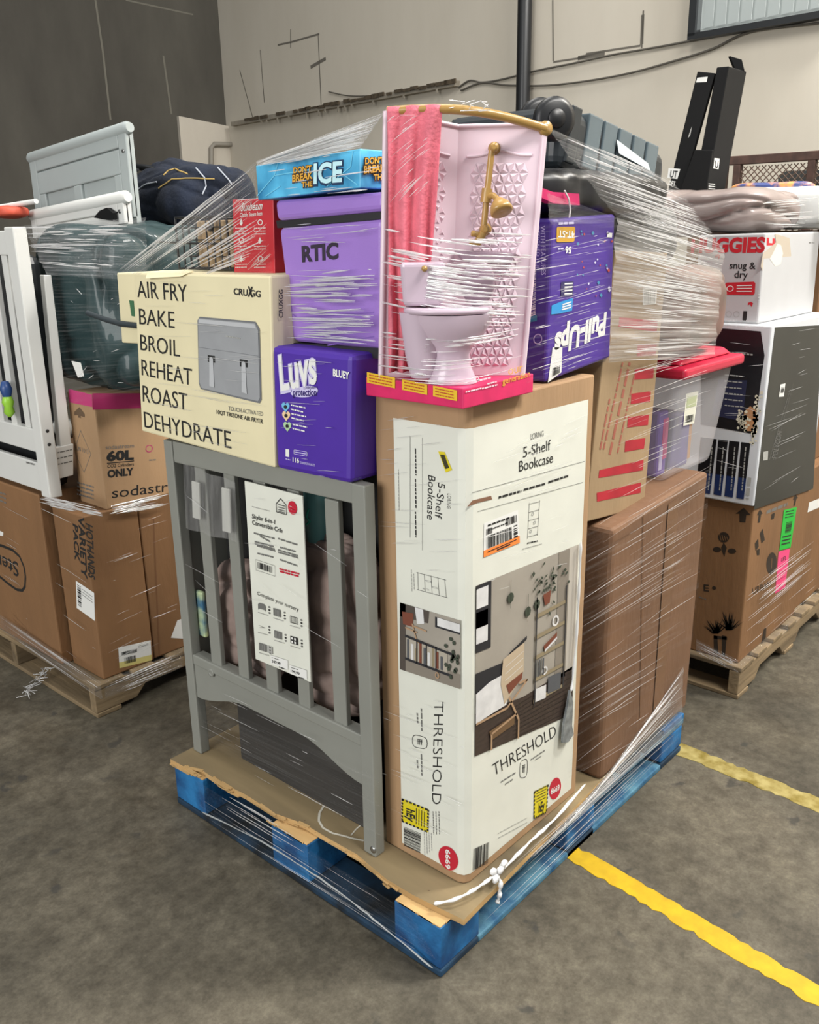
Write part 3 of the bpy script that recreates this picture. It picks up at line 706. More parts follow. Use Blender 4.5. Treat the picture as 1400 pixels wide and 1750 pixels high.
# slight: make sure top is closed by prism
book = mb.build('bookcase_carton', bevel=.004); tag(book, 'tall brown bookcase carton with a white printed wrap at the near corner of the pallet', 'carton')
FX = Face(X=BX); FY = Face(Y=BY)
pq = mat('print_shadow_grey', '#c2c1b7', .5)
# wrap label bent round the corner
lab = MB(); N_ = V(0, 0, 0)
lt, lb = 1.236, 0.178
lx = P(682, 1450, X=BX).y; lxt = P(673, 716, X=BX).y; rx = P(1011, 688, Y=BY).x; rxb = P(968, 1400, Y=BY).x
k = .0012
strip = [(BX - k, lxt), (BX - k, BY + .022), (BX + .006 - k, BY + .008 - k), (BX + .020, BY - k), ((rx + rxb) / 2, BY - k)]
for i in range(len(strip) - 1):
    (x0, y0), (x1, y1) = strip[i], strip[i + 1]
    lab.poly([V(x0, y0, lb), V(x1, y1, lb), V(x1, y1, lt - .006 * (i == 3)), V(x0, y0, lt)], white_print)
labo = lab.build('printed_wrap', book); labo['label'] = 'white printed wrap folded round the corner of the carton'
mb = MB()
K = 3
# left narrow face
text(mb, FX, '5-Shelf', (750, 824), (744, 884), (762, 827), ink, K); text(mb, FX, 'Bookcase', (733, 811), (731, 886), (745, 815), ink, K)
text(mb, FX, 'LORING', (766, 843), (765, 868), (772, 844), inkg, K)
line(mb, FX, (702, 744), (702, 918), .0008, inkg, K); line(mb, FX, (723, 748), (723, 940), .0008, inkg, K)
small(mb, FX, (711, 766), (712, 812), .003, ink, K); small(mb, FX, (711, 818), (712, 868), .003, ink, K, 1); small(mb, FX, (711, 874), (712, 918), .003, ink, K, 2); small(mb, FX, (682, 802), (683, 872), .002, inkl, K)
mk = mb; mb = MB(); Q = Patch(FX, (750, 771), (761, 772), (774, 803), (763, 807)); Q.rect(mb, 0, 0, 1, 1, yellow, K)
for i in range(5): Q.seg(mb, .2 + .14 * i, .15, .2 + .12 * i, .85, .0016, ink, K + 1)
mb.build('yellow_tag', labo); mb = mk
# little ladder-shelf drawings
def shelf(F, A, B, C_, D, horiz):
    Q = Patch(F, A, B, C_, D)
    for v in (0.03, .97): Q.seg(mb, *((0, v, 1, v) if horiz else (v, 0, v, 1)), .0012, inkg, K)
    for i in range(5):
        t = .04 + i * .23; Q.seg(mb, *((t, 0, t, 1) if horiz else (0, t, 1, t)), .001, inkg, K)
    for (u, v) in ((.4, .34), (.6, .6), (.3, .82)): Q.ring(mb, u, v, .12, .05, .05, .02, inkl, K, 10)
shelf(FX, (713, 977), (763, 990), (766, 1022), (714, 1008), True)
shelf(FY, (903, 859), (922, 854), (918, 915), (900, 920), False)
small(mb, FX, (704, 973), (705, 1010), .002, inkl, K); small(mb, FX, (708, 980), (709, 1008), .002, inkl, K)
small(mb, FY, (900, 928), (918, 924), .003, ink, K); small(mb, FY, (892, 938), (925, 929), .002, inkl, K)
# right wide face
text(mb, FY, 'LORING', (906, 751), (928, 745), (906, 741), inkg, K)
text(mb, FY, '5-Shelf', (893, 782), (940, 768), (893, 764), ink, K); text(mb, FY, 'Bookcase', (886, 806), (944, 790), (886, 788), ink, K)
line(mb, FY, (805, 842), (998, 788), .0009, inkg, K); line(mb, FY, (815, 874), (995, 824), .0009, inkg, K)
small(mb, FY, (851, 850), (890, 839), .005, ink, K, 3); small(mb, FY, (894, 837), (932, 826), .005, ink, K, 4); small(mb, FY, (936, 824), (970, 813), .005, ink, K, 5)
torn = mat('torn_card', '#7e5a44', .9)
area_px(mb, FY, [(797, 866), (806, 855), (838, 847), (840, 853), (815, 859)], torn, K)
mk = mb; mb = MB(); Q = Patch(FY, (826, 894), (884, 871), (887, 927), (825, 951)); Q.rect(mb, 0, 0, 1, 1, white, K)
Q.poly(mb, [(0, .82), (1, .78), (1, 1.0), (0, 1.02)], mat('orange_sticker', '#f0883e', .5), K + 1)
Q.bars(mb, .08, .42, .78, .8, ink, 26, K + 1); small(mb, FY, (832, 898), (870, 884), .004, ink, K + 1); small(mb, FY, (833, 906), (866, 893), .003, ink, K + 1, 5)
Q.bars(mb, .06, .2, .24, .38, ink, 9, K + 1, seed=4); Q.bars(mb, .62, .12, .95, .34, ink, 12, K + 1, seed=5); Q.seg(mb, .1, .9, .9, .86, .002, ink, K + 2); Q.seg(mb, .35, .95, .72, .93, .003, ink, K + 2); Q.bars(mb, .84, .42, .95, .8, ink, 5, K + 1, vert=False); mb.build('warehouse_label', labo)['label'] = 'white warehouse barcode label with orange strip'; mb = mk
# brand words
text(mb, FX, 'THRESHOLD', (743, 1199), (739, 1373), (759, 1199), ink, K, -.012)
text(mb, FY, 'THRESHOLD', (843, 1326), (950, 1257), (840, 1306), ink, K, -.012)
small(mb, FX, (721, 1210), (722, 1250), .004, inkg, K); small(mb, FX, (714, 1218), (715, 1236), .004, inkg, K); small(mb, FX, (721, 1288), (722, 1325), .004, inkg, K, 2); small(mb, FX, (714, 1298), (715, 1312), .004, inkg, K)
def pill(F, TL, TR, BR, BL, th, vertical):
    Q = Patch(F, TL, TR, BR, BL); pts = []
    for i in range(25):
        a = 2 * math.pi * i / 24; cx, cy = math.cos(a), math.sin(a)
        pts.append((.5 + .5 * math.copysign(abs(cx) ** .6, cx), .5 + .5 * math.copysign(abs(cy) ** .6, cy)))
    for (p, q) in zip(pts, pts[1:]): Q.seg(mb, *p, *q, th, ink, K)
    for (a, b, c, d) in ((.32, .3, .68, .3), (.32, .45, .68, .45), (.38, .3, .38, .72), (.5, .3, .5, .72), (.62, .3, .62, .72)): Q.seg(mb, a, b, c, d, th, ink, K)
pill(FX, (706, 1254), (731, 1260), (731, 1280), (706, 1276), .0016, False)
pill(FY, (888, 1300), (901, 1295), (900, 1327), (887, 1330), .0016, True)
small(mb, FY, (855, 1336), (880, 1320), .004, inkg, K); small(mb, FY, (862, 1340), (876, 1331), .004, inkg, K); small(mb, FY, (906, 1298), (930, 1282), .004, inkg, K); small(mb, FY, (914, 1298), (924, 1292), .003, inkg, K)
# yellow hazard stickers, barcodes, round price spots
for (F, q) in ((FX, ((688, 1364), (734, 1383), (733, 1422), (688, 1403))), (FY, ((912, 1352), (936, 1340), (933, 1388), (911, 1399)))):
    mk = mb; mb = MB(); Q = Patch(F, *q); Q.rect(mb, 0, 0, 1, 1, yellow, K)
    for i in range(7):
        t = i / 7
        for (a, b, c, d) in ((t, .02, t + .09, .02), (t, .98, t + .09, .98), (.02, t, .02, t + .09), (.98, t, .98, t + .09)): Q.seg(mb, a, b, c, d, .005, ink, K + 1)
    vert = F is FX
    Q.textq(mb, 'hEy', (.18, .32), (.2, .85), (.5, .3), ink, K + 1, .03) if vert else Q.textq(mb, 'hEy', (.35, .85), (.8, .85), (.35, .5), ink, K + 1, .03)
    for i in range(4): Q.seg(mb, .55 + .1 * i, .15, .55 + .1 * i, .85, .002, ink, K + 1) if vert else Q.seg(mb, .15, .12 + .1 * i, .85, .12 + .1 * i, .002, ink, K + 1)
    mb.build('yellow_hazard_sticker', labo); mb = mk
mk = mb; mb = MB(); Patch(FX, (691, 1412), (720, 1424), (719, 1457), (691, 1444)).bars(mb, 0, 0, 1, 1, ink, 20, K, vert=False); mb.build('barcode', labo); mb = MB()
Patch(FY, (809, 1450), (835, 1438), (834, 1474), (807, 1487)).bars(mb, 0, 0, 1, 1, ink, 16, K); mb.build('barcode', labo); mb = mk
for i in range(4): small(mb, FX, (726 + i * 4, 1420 + i), (727 + i * 4, 1462 - i * 3), .002, inkl, K, i)
for i in range(3): small(mb, FX, (741 + i * 5, 1386), (742 + i * 5, 1425), .0022, inkg, K, i + 9)
for i in range(2): small(mb, FY, (850, 1432 - i * 8), (900, 1405 - i * 8), .002, inkl, K, i)
for (F, c, eu, ev, A, B, T) in ((FX, (767, 1466), (17, 6), (0, -20), (763, 1450), (763, 1483), (771, 1452)), (FY, (948, 1347), (10, -5), (0, -18), (940, 1357), (955, 1349), (940, 1347))):
    c0 = F.at(c, K); u = F.at((c[0] + eu[0], c[1] + eu[1]), K) - c0; v = F.at((c[0] + ev[0], c[1] + ev[1]), K) - c0
    mk = mb; mb = MB(); mb.poly([c0 + u * math.cos(i * .2094) + v * math.sin(i * .2094) for i in range(30)], red)
    text(mb, F, '6669', A, B, T, white, K + 1, .03); mb.build('red_price_spot', labo); mb = mk
mb.build('print', labo)
# the two room pictures
mb = MB()
wallc = mat('picture_wall', '#9d968b', .5, var=.06, scale=9); woodf = mat('picture_floor', '#3c302a', .5, var=.2, scale=30, stretch=(1, 1, 6)); pframe = mat('picture_black', '#25252a', .5)
pwhite = mat('picture_white', '#d4d3d2', .5, var=.08, scale=30); ptan = mat('picture_tan', '#a98a6c', .5); prust = mat('picture_rust', '#74402f', .5); pleaf = mat('picture_leaf', '#3c4438', .5); pshelf = mat('picture_shelf', '#8d8066', .5); pbook = mat('picture_books', '#54565a', .5); pchair = mat('picture_chair', '#b9a78e', .5); pdim = mat('picture_dim', '#4d453f', .5); plight = mat('picture_light_wall', '#b9b2a7', .5)
Q = Patch(FY, (812, 1001), (988, 930), (976, 1220), (810, 1292)); K = 3
Q.rect(mb, 0, 0, 1, 1, wallc, K); Q.rect(mb, .9, .0, 1, .72, plight, K + 1); Q.rect(mb, .78, 0, .9, .74, mat('picture_dark_wall', '#857d72', .5), K + 1)
Q.poly(mb, [(0, .74), (.45, .76), (1, .7), (1, 1), (0, 1)], woodf, K + 1)
for i in range(9): Q.seg(mb, .35, .8 + i * .024, 1, .73 + i * .03, .0012, mat('picture_floor_line', '#241c18', .5), K + 2)
Q.rect(mb, 0, .0, .13, .38, pframe, K + 2); Q.rect(mb, 0, .02, .1, .13, pwhite, K + 3); Q.rect(mb, 0, .15, .1, .24, inkg, K + 3); Q.rect(mb, 0, .15, .1, .33, pwhite, K + 3)
Q.rect(mb, 0, .5, .42, .62, pframe, K + 2); Q.poly(mb, [(.3, .46), (.47, .4), (.47, .42), (.31, .49)], pframe, K + 3)
Q.poly(mb, [(.0, .62), (.12, .58), (.22, .57), (.32, .6), (.28, .76), (.12, .78), (0, .8)], pwhite, K + 4)
Q.poly(mb, [(.24, .48), (.44, .43), (.44, .6), (.38, .66), (.26, .75), (.22, .62)], pchair, K + 5); Q.poly(mb, [(.27, .64), (.43, .6), (.42, .64), (.3, .7)], prust, K + 6)
for i in range(3): Q.seg(mb, .26, .53 + i * .04, .43, .48 + i * .04, .0015, pwhite, K + 6)
for (a, b, c, d) in ((.0, .8, .28, .78), (.28, .78, .48, .66), (.48, .66, .4, .66), (.3, .72, .4, .88), (.4, .88, .4, 1.0), (.14, .9, .14, 1.0), (.14, .9, .38, .84)): Q.seg(mb, a, b, c, d, .006, ptan, K + 6)
Q.poly(mb, [(.12, .88), (.36, .84), (.36, .9), (.14, .94)], mat('picture_seat', '#6b5238', .5), K + 5)
for u in (.56, .87): Q.seg(mb, u, .2, u, .8 if u > .6 else .84, .005, pframe, K + 5)
for i, v in enumerate((.3, .42, .54, .67, .8)): Q.poly(mb, [(.55, v), (.88, v - .02), (.88, v + .0), (.55, v + .025)], pshelf, K + 4)
for i in range(4): Q.rect(mb, .57 + i * .022, .57, .585 + i * .022, .67, pbook if i % 2 else inkg, K + 5)
Q.poly(mb, [(.64, .5), (.78, .45), (.78, .48), (.65, .53)], prust, K + 5); Q.poly(mb, [(.65, .525), (.78, .475), (.78, .49), (.65, .54)], pwhite, K + 6)
Q.ring(mb, .76, .38, .035, .032, .014, .012, pwhite, K + 5); Q.ring(mb, .66, .65, .03, .025, .012, .01, pwhite, K + 5)
Q.rect(mb, .57, .74, .68, .82, pwhite, K + 5); Q.rect(mb, .7, .7, .84, .8, pbook, K + 5); Q.poly(mb, [(.62, .2), (.7, .19), (.69, .26), (.64, .265)], prust, K + 5)
R = random.Random(8)
for i in range(40):
    u = R.gauss(.68, .1); v = .14 + R.gauss(0, .045); a = R.uniform(0, 6.28); l = R.uniform(.025, .05); w = R.uniform(.008, .016)
    Q.poly(mb, [(u, v), (u + l * .5 * math.cos(a) - w * math.sin(a), v + .7 * (l * .5 * math.sin(a) + w * math.cos(a))), (u + l * math.cos(a), v + .7 * l * math.sin(a)), (u + l * .5 * math.cos(a) + w * math.sin(a), v + .7 * (l * .5 * math.sin(a) - w * math.cos(a)))], pleaf, K + 6)
for (u, v) in ((.3, .14), (.47, .26), (.56, .24)): Q.ell(mb, u, v, .03, .03, pleaf, K + 5, 8); Q.seg(mb, u, v - .1, u, v + .06, .0012, pleaf, K + 5)
mb.build('room_picture', labo); mb = MB()
# small picture, turned sideways on the narrow face
Q = Patch(FX, (685, 1029), (788, 1060), (788, 1177), (685, 1143))
Q.rect(mb, 0, 0, 1, 1, wallc, K); Q.rect(mb, 0, 0, .1, 1, pdim, K + 1); Q.poly(mb, [(.0, 0), (.5, 0), (.48, .18), (0, .2)], pdim, K + 1); Q.rect(mb, .1, .78, 1, 1, mat('picture_shade', '#837b70', .5), K + 1)
Q.poly(mb, [(.26, 0), (.4, .0), (.42, .2), (.3, .24)], pwhite, K + 2); Q.poly(mb, [(.04, .12), (.24, .1), (.22, .3), (.06, .3)], prust, K + 2)
for (a, b, c, d) in ((.22, .25, .3, .5), (.3, .5, .48, .48), (.24, .28, .46, .3), (.1, .34, .3, .36)): Q.seg(mb, a, b, c, d, .004, ptan, K + 3)
Q.rect(mb, .6, .05, 1, .2, pframe, K + 2); Q.rect(mb, .64, .05, 1, .17, pwhite, K + 3)
Q.seg(mb, .1, .46, .88, .52, .006, pframe, K + 4); Q.seg(mb, .1, .8, .88, .84, .006, pframe, K + 4); Q.rect(mb, .12, .48, .8, .82, mat('picture_shelf_back', '#aaa294', .5), K + 2)
for i in range(9): Q.rect(mb, .13 + i * .07, .5 + .05 * (i % 3), .17 + i * .07, .8, (pbook, pwhite, pshelf, prust)[i % 4], K + 3)
for u in (.3, .46, .62): Q.seg(mb, u, .48, u, .82, .003, pframe, K + 4)
for i in range(16):
    u = R.gauss(.88, .05); v = R.gauss(.65, .1); Q.ell(mb, min(u, .97), v, .025, .035, pleaf, K + 5, 6)
for (u, v) in ((.86, .3), (.78, .42)): Q.ell(mb, u, v, .03, .03, pleaf, K + 4, 8)
Q.ring(mb, .64, .9, .035, .05, .014, .02, ptan, K + 4)
mb.build('room_picture', labo)

# --- air fryer carton ------------------------------------------------
AX = 0.05
af, ap = carton('air_fryer_carton', 'cream air fryer carton lettered AIR FRY BAKE BROIL, on top of the grey crib panel', 'carton', cream, [(228, 466), (462, 471), (470, 800), (242, 737)], X=AX, depth=.34, bevel=.005)
F = face3(ap); mb = MB(); K = 2
for s, a, b, t in (('AIR FRY', (236, 508), (321, 516), (234, 480)), ('BAKE', (239, 554), (299, 561), (238, 527)), ('BROIL', (241, 598), (308, 610), (240, 571)), ('REHEAT', (243, 641), (329, 659), (242, 614)), ('ROAST', (245, 686), (321, 702), (244, 658)), ('DEHYDRATE', (248, 730), (396, 767), (246, 703))):
    mb = MB(); text(mb, F, s, a, b, t, ink, K, -.004); mb.build('lettering', af)
mb = MB()
text(mb, F, 'CRU GG', (400, 503), (446, 508), (400, 492), ink, K, .022); text(mb, F, 'X', (424, 506), (433, 507), (424, 489), ink, K, .05); mb.build('brand_lettering', af); mb = MB()
text(mb, F, 'TOUCH ACTIVATED', (391, 701), (450, 711), (391, 694), inkg, K); text(mb, F, '10QT TRIZONE AIR FRYER', (371, 707), (450, 724), (371, 700), ink, K, .01)
mb.build('caption', af)
mb = MB(); ag = mat('fryer_picture_grey', '#95979a', .5, var=.05, scale=14); agd = mat('fryer_picture_dark', '#6f7174', .5); agl = mat('fryer_picture_light', '#b4b6b9', .5)
Q = Patch(F, (338, 541), (444, 547), (448, 690), (341, 668))
Q.poly(mb, [(.04, 0), (.94, .02), (1, .1), (1, .95), (.97, 1), (.03, .97), (0, .9), (0, .05)], agd, K); Q.poly(mb, [(.03, .02), (.94, .04), (.98, .12), (.98, .93), (.95, .975), (.05, .95), (.015, .88), (.015, .07)], ag, K + 1)
Q.poly(mb, [(.03, .03), (.93, .05), (.96, .1), (.03, .08)], agl, K + 2); Q.poly(mb, [(.02, .4), (.98, .42), (.98, .425), (.02, .405)], agd, K + 2)
for u in (.17, .69):
    Q.rect(mb, u, .49, u + .12, .58, ink, K + 2); Q.poly(mb, [(u + .03, .53), (u + .05, .51), (u + .07, .51), (u + .09, .53), (u + .1, .91), (u + .02, .9)], agl, K + 3)
small(mb, F, (388, 574), (412, 578), .0025, inkl, K + 3)
mb.build('fryer_picture', af)
FSd = Face(Y=ap[1].y); mb = MB(); text(mb, FSd, 'CRUXGG', (483, 543), (483, 495), (476, 543), ink, 2, .02); mb.build('side_lettering', af)
mb = MB(); p0, p1 = ap[0], ap[1]; t0 = V(0, 0, .0012)
mb.hexa([p0.lerp(p1, .12) + V(-.001, 0, .001), p0.lerp(p1, .44) + V(-.001, 0, .001), p0.lerp(p1, .40) + V(.03, 0, .002), p0.lerp(p1, .16) + V(.03, 0, .002)], [p0.lerp(p1, .14) + V(-.014, 0, -.012), p0.lerp(p1, .40) + V(-.008, 0, -.006), p0.lerp(p1, .40) + V(.03, 0, .006), p0.lerp(p1, .16) + V(.03, 0, .006)], cream)
mb.build('torn_top_flap', af)
# loose carton flap left of it
mb = MB(); X_ = .12; q = [P(*p, X=X_) for p in ((199, 466), (236, 466), (246, 588), (208, 586))]
mb.hexa(q, [p + V(.25, 0, 0) for p in q], cream); o = mb.build('cream_box', bevel=.004); tag(o, 'small cream box half hidden behind the left edge of the air fryer carton', 'box')
mb = MB(); area_px(mb, face3(q), [(221, 513), (229, 514), (231, 541), (225, 540)], mat('green_label', '#3f6b4a', .5), 1); mb.build('green_patch', o)
strapm = mat('dark_strap', '#2c3438', .6); mb = MB(); mb.tube([P(*p, X=.108) for p in ((150, 535), (180, 546), (205, 553), (222, 555), (238, 557))], .008, strapm, seg=8); tag(mb.build('carry_strap'), 'dark webbing strap crossing the small cream box', 'strap')
# hidden-behind carton that carries the back of the row above the crib is the dark carton

# --- purple nappy carton ----------------------------------------------
purple = mat('purple_carton', '#48269a', .5, var=.05, scale=8); lilac = mat('lilac_print', '#c9c2e6', .5); navyd = mat('deep_purple_print', '#2a1566', .5)
LX = .052
lv, lp = carton('nappy_carton', 'purple nappy carton with white cloud-like lettering, between air fryer carton and bookcase carton', 'carton', purple, [(463, 591), (602, 607), (599, 828), (472, 801)], X=LX, depth=.28, bevel=.012)
F = face3(lp); K = 2; mb = MB()
text(mb, F, 'Luvs', (480, 669), (544, 655), (475, 606), lilac, K, .06); text(mb, F, 'Luvs', (481, 667), (543, 654), (477, 608), white, K + 1, .02)
text(mb, F, 'BLUEY', (570, 642), (598, 648), (570, 630), white, K, .04)
Q = Patch(F, (498, 664), (543, 656), (544, 678), (499, 680)); Q.ell(mb, .5, .5, .52, .5, lilac, K); text(mb, F, 'protection', (502, 676), (542, 676), (502, 665), navyd, K + 1, .02); text(mb, F, 'triple leakguard', (524, 664), (543, 663), (524, 660), navyd, K + 1)
for (x, y, c) in ((489, 696, '#6fb3d9'), (490, 711, '#e7c9a0'), (492, 729, '#a9c9a0')):
    mk = mb; mb = MB(); M = mat('heart_' + c[1:], c, .5); Q = Patch(F, (x - 7, y - 9), (x + 7, y - 8), (x + 7, y + 9), (x - 7, y + 8))
    Q.poly(mb, [(.5, 1), (.05, .5), (0, .25), (.15, .05), (.35, .02), (.5, .2), (.65, .02), (.85, .05), (1, .25), (.95, .5)], M, K); Q.ell(mb, .5, .45, .2, .2, ink, K + 1, 10)
    small(mb, F, (x + 9, y - 4), (x + 34, y + 1), .003, white, K, y); small(mb, F, (x + 9, y + 3), (x + 30, y + 8), .003, white, K, y + 1); mb.build('heart_badge', lv); mb = mk
mb.build('brand_lettering', lv); mb = MB(); text(mb, F, '1', (489, 779), (495, 780), (489, 767), white, K, .06); small(mb, F, (489, 784), (497, 786), .002, lilac, K)
text(mb, F, '116', (501, 789), (512, 791), (501, 781), white, K, .03); text(mb, F, 'DIAPERS/PANALES', (514, 792), (539, 797), (514, 788), lilac, K)
Q = Patch(F, (503, 768), (526, 772), (526, 780), (503, 776)); Q.rect(mb, 0, 0, 1, .1, lilac, K); Q.rect(mb, 0, .9, 1, 1, lilac, K); Q.rect(mb, 0, 0, .04, 1, lilac, K); Q.rect(mb, .96, 0, 1, 1, lilac, K); Q.seg(mb, .1, .5, .9, .5, .002, lilac, K)
mb.build('lettering', lv)
FSd = Face(Y=lp[1].y); mb = MB(); small(mb, FSd, (603, 820), (617, 816), .004, navyd, 2); mb.build('side_lettering', lv)
# dark bag squeezed in between, seen right of the nappy carton

# --- lilac cooler -------------------------------------------------------
lil = mat('lilac_cooler_plastic', '#9c78c8', .35, var=.03, scale=7, bump=.05, bscale=300); gasket = mat('black_gasket', '#1c1a1e', .5); logo = mat('cooler_logo', '#2e2436', .5)
RX = .10
cl = thing('cooler', 'lilac hard cooler with dark lid gasket and logo, sitting on the purple nappy carton', 'cooler', (.3, .36, 1.376))
q = [P(*p, X=RX) for p in ((474, 389), (656, 373), (648, 596), (492, 587))]
q[2].z = q[3].z = 1.377
D = .30
mb = MB(); bk = [p + V(D, 0, 0) for p in q]; q2 = [Vector(p) for p in q]; q2[2].x += .012; q2[3].x += .012; mb.hexa(q2, bk, lil); mb.build('body', cl, bevel=.014, seg=3)
g = [P(*p, X=RX + .006) for p in ((472, 377), (657, 360), (656, 374), (474, 390))]
mb = MB(); mb.hexa(g, [p + V(D - .012, 0, 0) for p in g], gasket); mb.build('gasket', cl)
bb = [P(*p, X=.113) for p in ((500, 586), (647, 595), (647, 613), (500, 603))]; mb = MB(); mb.hexa(bb, [p + V(.27, 0, 0) for p in bb], gasket); mb.build('base_band', cl)
l = [P(*p, X=RX - .004) for p in ((468, 342), (658, 327), (657, 361), (472, 378))]
mb = MB(); mb.hexa(l, [p + V(D + .008, 0, 0) for p in l], lil); mb.build('lid', cl, bevel=.012, seg=3)
F = face3(q2); mb = MB(); text(mb, F, 'RTIC', (517, 447), (579, 441), (516, 420), logo, 2, .04); mb.build('logo', cl)
mb = MB(); polyline(mb, F, [(497, 520), (500, 536), (508, 543), (640, 534)], .003, mat('lilac_groove', '#8463b4', .4), 1); polyline(mb, F, [(560, 590), (640, 575)], .003, mat('lilac_groove', '#8463b4', .4), 1); mb.build('moulded_groove', cl)

# --- board game box -------------------------------------------------------
iceb = mat('ice_blue_box', '#2f8fc4', .4, var=.25, scale=9, col2='#59b6dd'); gold = mat('gold_letters', '#d9a23a', .45); brown = mat('brown_letter_backing', '#4a2d12', .5); icel = mat('pale_ice_letters', '#bfe6ee', .45); navy = mat('navy_outline', '#0e2f55', .5); crack = mat('ice_crack', '#6fc4e3', .5)
GX = .085
gb, gp = carton('board_game_box', 'long bright blue board game box lying across the lilac cooler and red box', 'board game', iceb, [(437, 283), (616, 254), (616, 321), (441, 342)], X=GX, depth=.27, bevel=.002)
F = face3(gp); K = 2; mb = MB()
def game(F, f, side=False):
    text(mb, F, "DON'T", f(255, 293), f(336, 283), f(255, 262), brown, K, .10); text(mb, F, 'BREAK', f(250, 330), f(341, 315), f(250, 295), brown, K, .10); text(mb, F, 'THE', f(290, 352), f(340, 348), f(290, 325), brown, K, .10)
    text(mb, F, "DON'T", f(257, 290), f(334, 280), f(257, 265), gold, K + 1, .03); text(mb, F, 'BREAK', f(252, 327), f(339, 312), f(252, 298), gold, K + 1, .03); text(mb, F, 'THE', f(292, 349), f(338, 345), f(292, 328), gold, K + 1, .03)
g1 = lambda x, y: (400 + x / 2.5, 180 + y / 2.5)
for (a, b, c, d) in ((440, 335, 470, 300), (470, 300, 530, 290), (470, 300, 478, 270), (560, 318, 600, 285), (590, 300, 612, 316), (600, 285, 604, 258), (455, 335, 480, 318)): line(mb, F, (a, b), (c, d), .002, crack, K)
game(F, g1)
text(mb, F, 'ICE', g1(338, 338), g1(468, 328), g1(339, 243), navy, K, .08); text(mb, F, 'ICE', g1(343, 333), g1(464, 324), g1(344, 248), icel, K + 1, .035)
FG = Face(Y=gp[1].y)
g2 = lambda x, y: (620 + (x - 250) * .42, 268 + (y - 262) / 2.3 + (x - 250) * .03)
game(FG, g2)
mb.build('lettering', gb)

# --- red iron box -----------------------------------------------------------
redbox = mat('red_carton', '#c22a35', .45, var=.05, scale=8)
sb, sp_ = carton('steam_iron_box', 'red steam iron box with white pictograms standing on the air fryer carton', 'box', redbox, [(397, 341), (467, 339), (470, 468), (400, 466)], X=.15, depth=.12, bevel=.002)
F = face3(sp_); mb = MB(); K = 2
text(mb, F, 'Sunbeam', (412, 361), (448, 358), (415, 347), white, K, .01); text(mb, F, 'Classic Steam Iron', (411, 371), (449, 368), (411, 364), white, K, .01)
for i in range(3):
    for j in range(2):
        x = 413 + j * 32; y = 380 + i * 31
        if (i + j) % 2: Patch(F, (x - 4, y - 5), (x + 5, y - 5), (x + 5, y + 5), (x - 4, y + 5)).ring(mb, .5, .5, .5, .5, .15, .15, white, K, 14)
        else: Patch(F, (x - 3, y - 6), (x + 3, y - 6), (x + 3, y + 6), (x - 3, y + 6)).poly(mb, [(.5, 0), (1, .6), (.5, 1), (0, .6)], white, K)
        for k in range(2 + (i == 0)): small(mb, F, (x - 10, y + 10 + k * 5), (x + 10, y + 9.5 + k * 5), .0018, white, K, k)
mb.build('lettering', sb)

# --- wire basket with a brown carton in it --------------------------------------
wire = mat('black_wire', '#17181a', .4)
bt = thing('wire_basket', 'black wire grid basket on the air fryer carton left of the red box', 'basket', (.32, .86, 1.527))
zt_, zb_ = 1.654, 1.529; x0, x1, y0, y1 = .17, .36, .70, 1.012
mb = MB()
for z in (zb_, zb_ + .03, zb_ + .07, zb_ + .1, zt_):
    r = .0028 if z in (zb_, zt_) else .0018
    for (a, b) in (((x0, y0), (x0, y1)), ((x0, y1), (x1, y1)), ((x1, y1), (x1, y0)), ((x1, y0), (x0, y0))): mb.tube([V(*a, z), V(*b, z)], r, wire, seg=6)
mb.build('hoop_wires', bt, stuff=True)
mb = MB()
for k in range(4):
    for (yy) in (y1 - k * .028, y0 + k * .028 + .1): mb.tube([V(x0, yy, zb_), V(x0, yy, zt_)], .0022 if k else .003, wire, seg=6)
for k in range(6): mb.tube([V(x0 + k * .038, y1, zb_), V(x0 + k * .038, y1, zt_)], .0018, wire, seg=6); mb.tube([V(x0 + k * .038, y1, zb_ + .001), V(x0 + k * .038, y0, zb_ + .001)], .0018, wire, seg=6)
mb.build('upright_wires', bt, stuff=True)
p = P(361, 390, X=.168); mb = MB(); mb.lathe([(.0, -.002), (.008, -.002), (.008, .006), (0, .006)], p, wire, ax=(-1, 0, 0), seg=12, cap=False); mb.box((p.x - .004, p.y - .003, p.z), (p.x, p.y + .003, zt_), wire); mb.build('latch', bt)
mb = MB(); mb.tube([P(265, 413, X=.165), P(330, 416, X=.165), P(403, 417, X=.165)], .003, wire, seg=6); mb.build('long_rod', bt)
bc = MB(); bc.box((.185, .73, 1.533), (.34, .945, 1.645), kraft3); tag(bc.build('small_brown_carton', bevel=.003), 'small brown carton standing inside the black wire basket', 'carton')

# --- doll bathroom set -------------------------------------------------------------
pinkl = mat('pale_pink_plastic', '#e3cdd8', .35, var=.02, scale=6); pinkh = mat('hot_pink_print', '#d0245f', .4, var=.12, scale=18); coral = mat('coral_curtain_cloth', '#d7707f', .85, var=.08, scale=25, bump=.3, bscale=120); goldp = mat('gold_plastic', '#a8854a', .3, var=.05, scale=20); toiletm = mat('lilac_white_plastic', '#c6b3c1', .2); mauve = mat('mauve_plastic', '#8f7a87', .3); ylabel = mat('yellow_label', '#e0b622', .5); ypr = mat('label_print', '#b5481f', .5)
ts = thing('doll_bathroom_set', 'pink doll bathroom toy with gold shower and small toilet, on the bookcase carton', 'toy', (.19, .12, 1.286))
TX, TY = .08, .003
tl = P(625, 640, X=TX).y; tr = P(912, 640, Y=TY).x
mb = MB(); mb.box((TX, TY, 1.2865), (tr, tl, 1.3255), pinkh); tray = mb.build('base_tray', ts, bevel=.002)
F = Face(X=TX); F2 = Face(Y=TY); mb = MB()
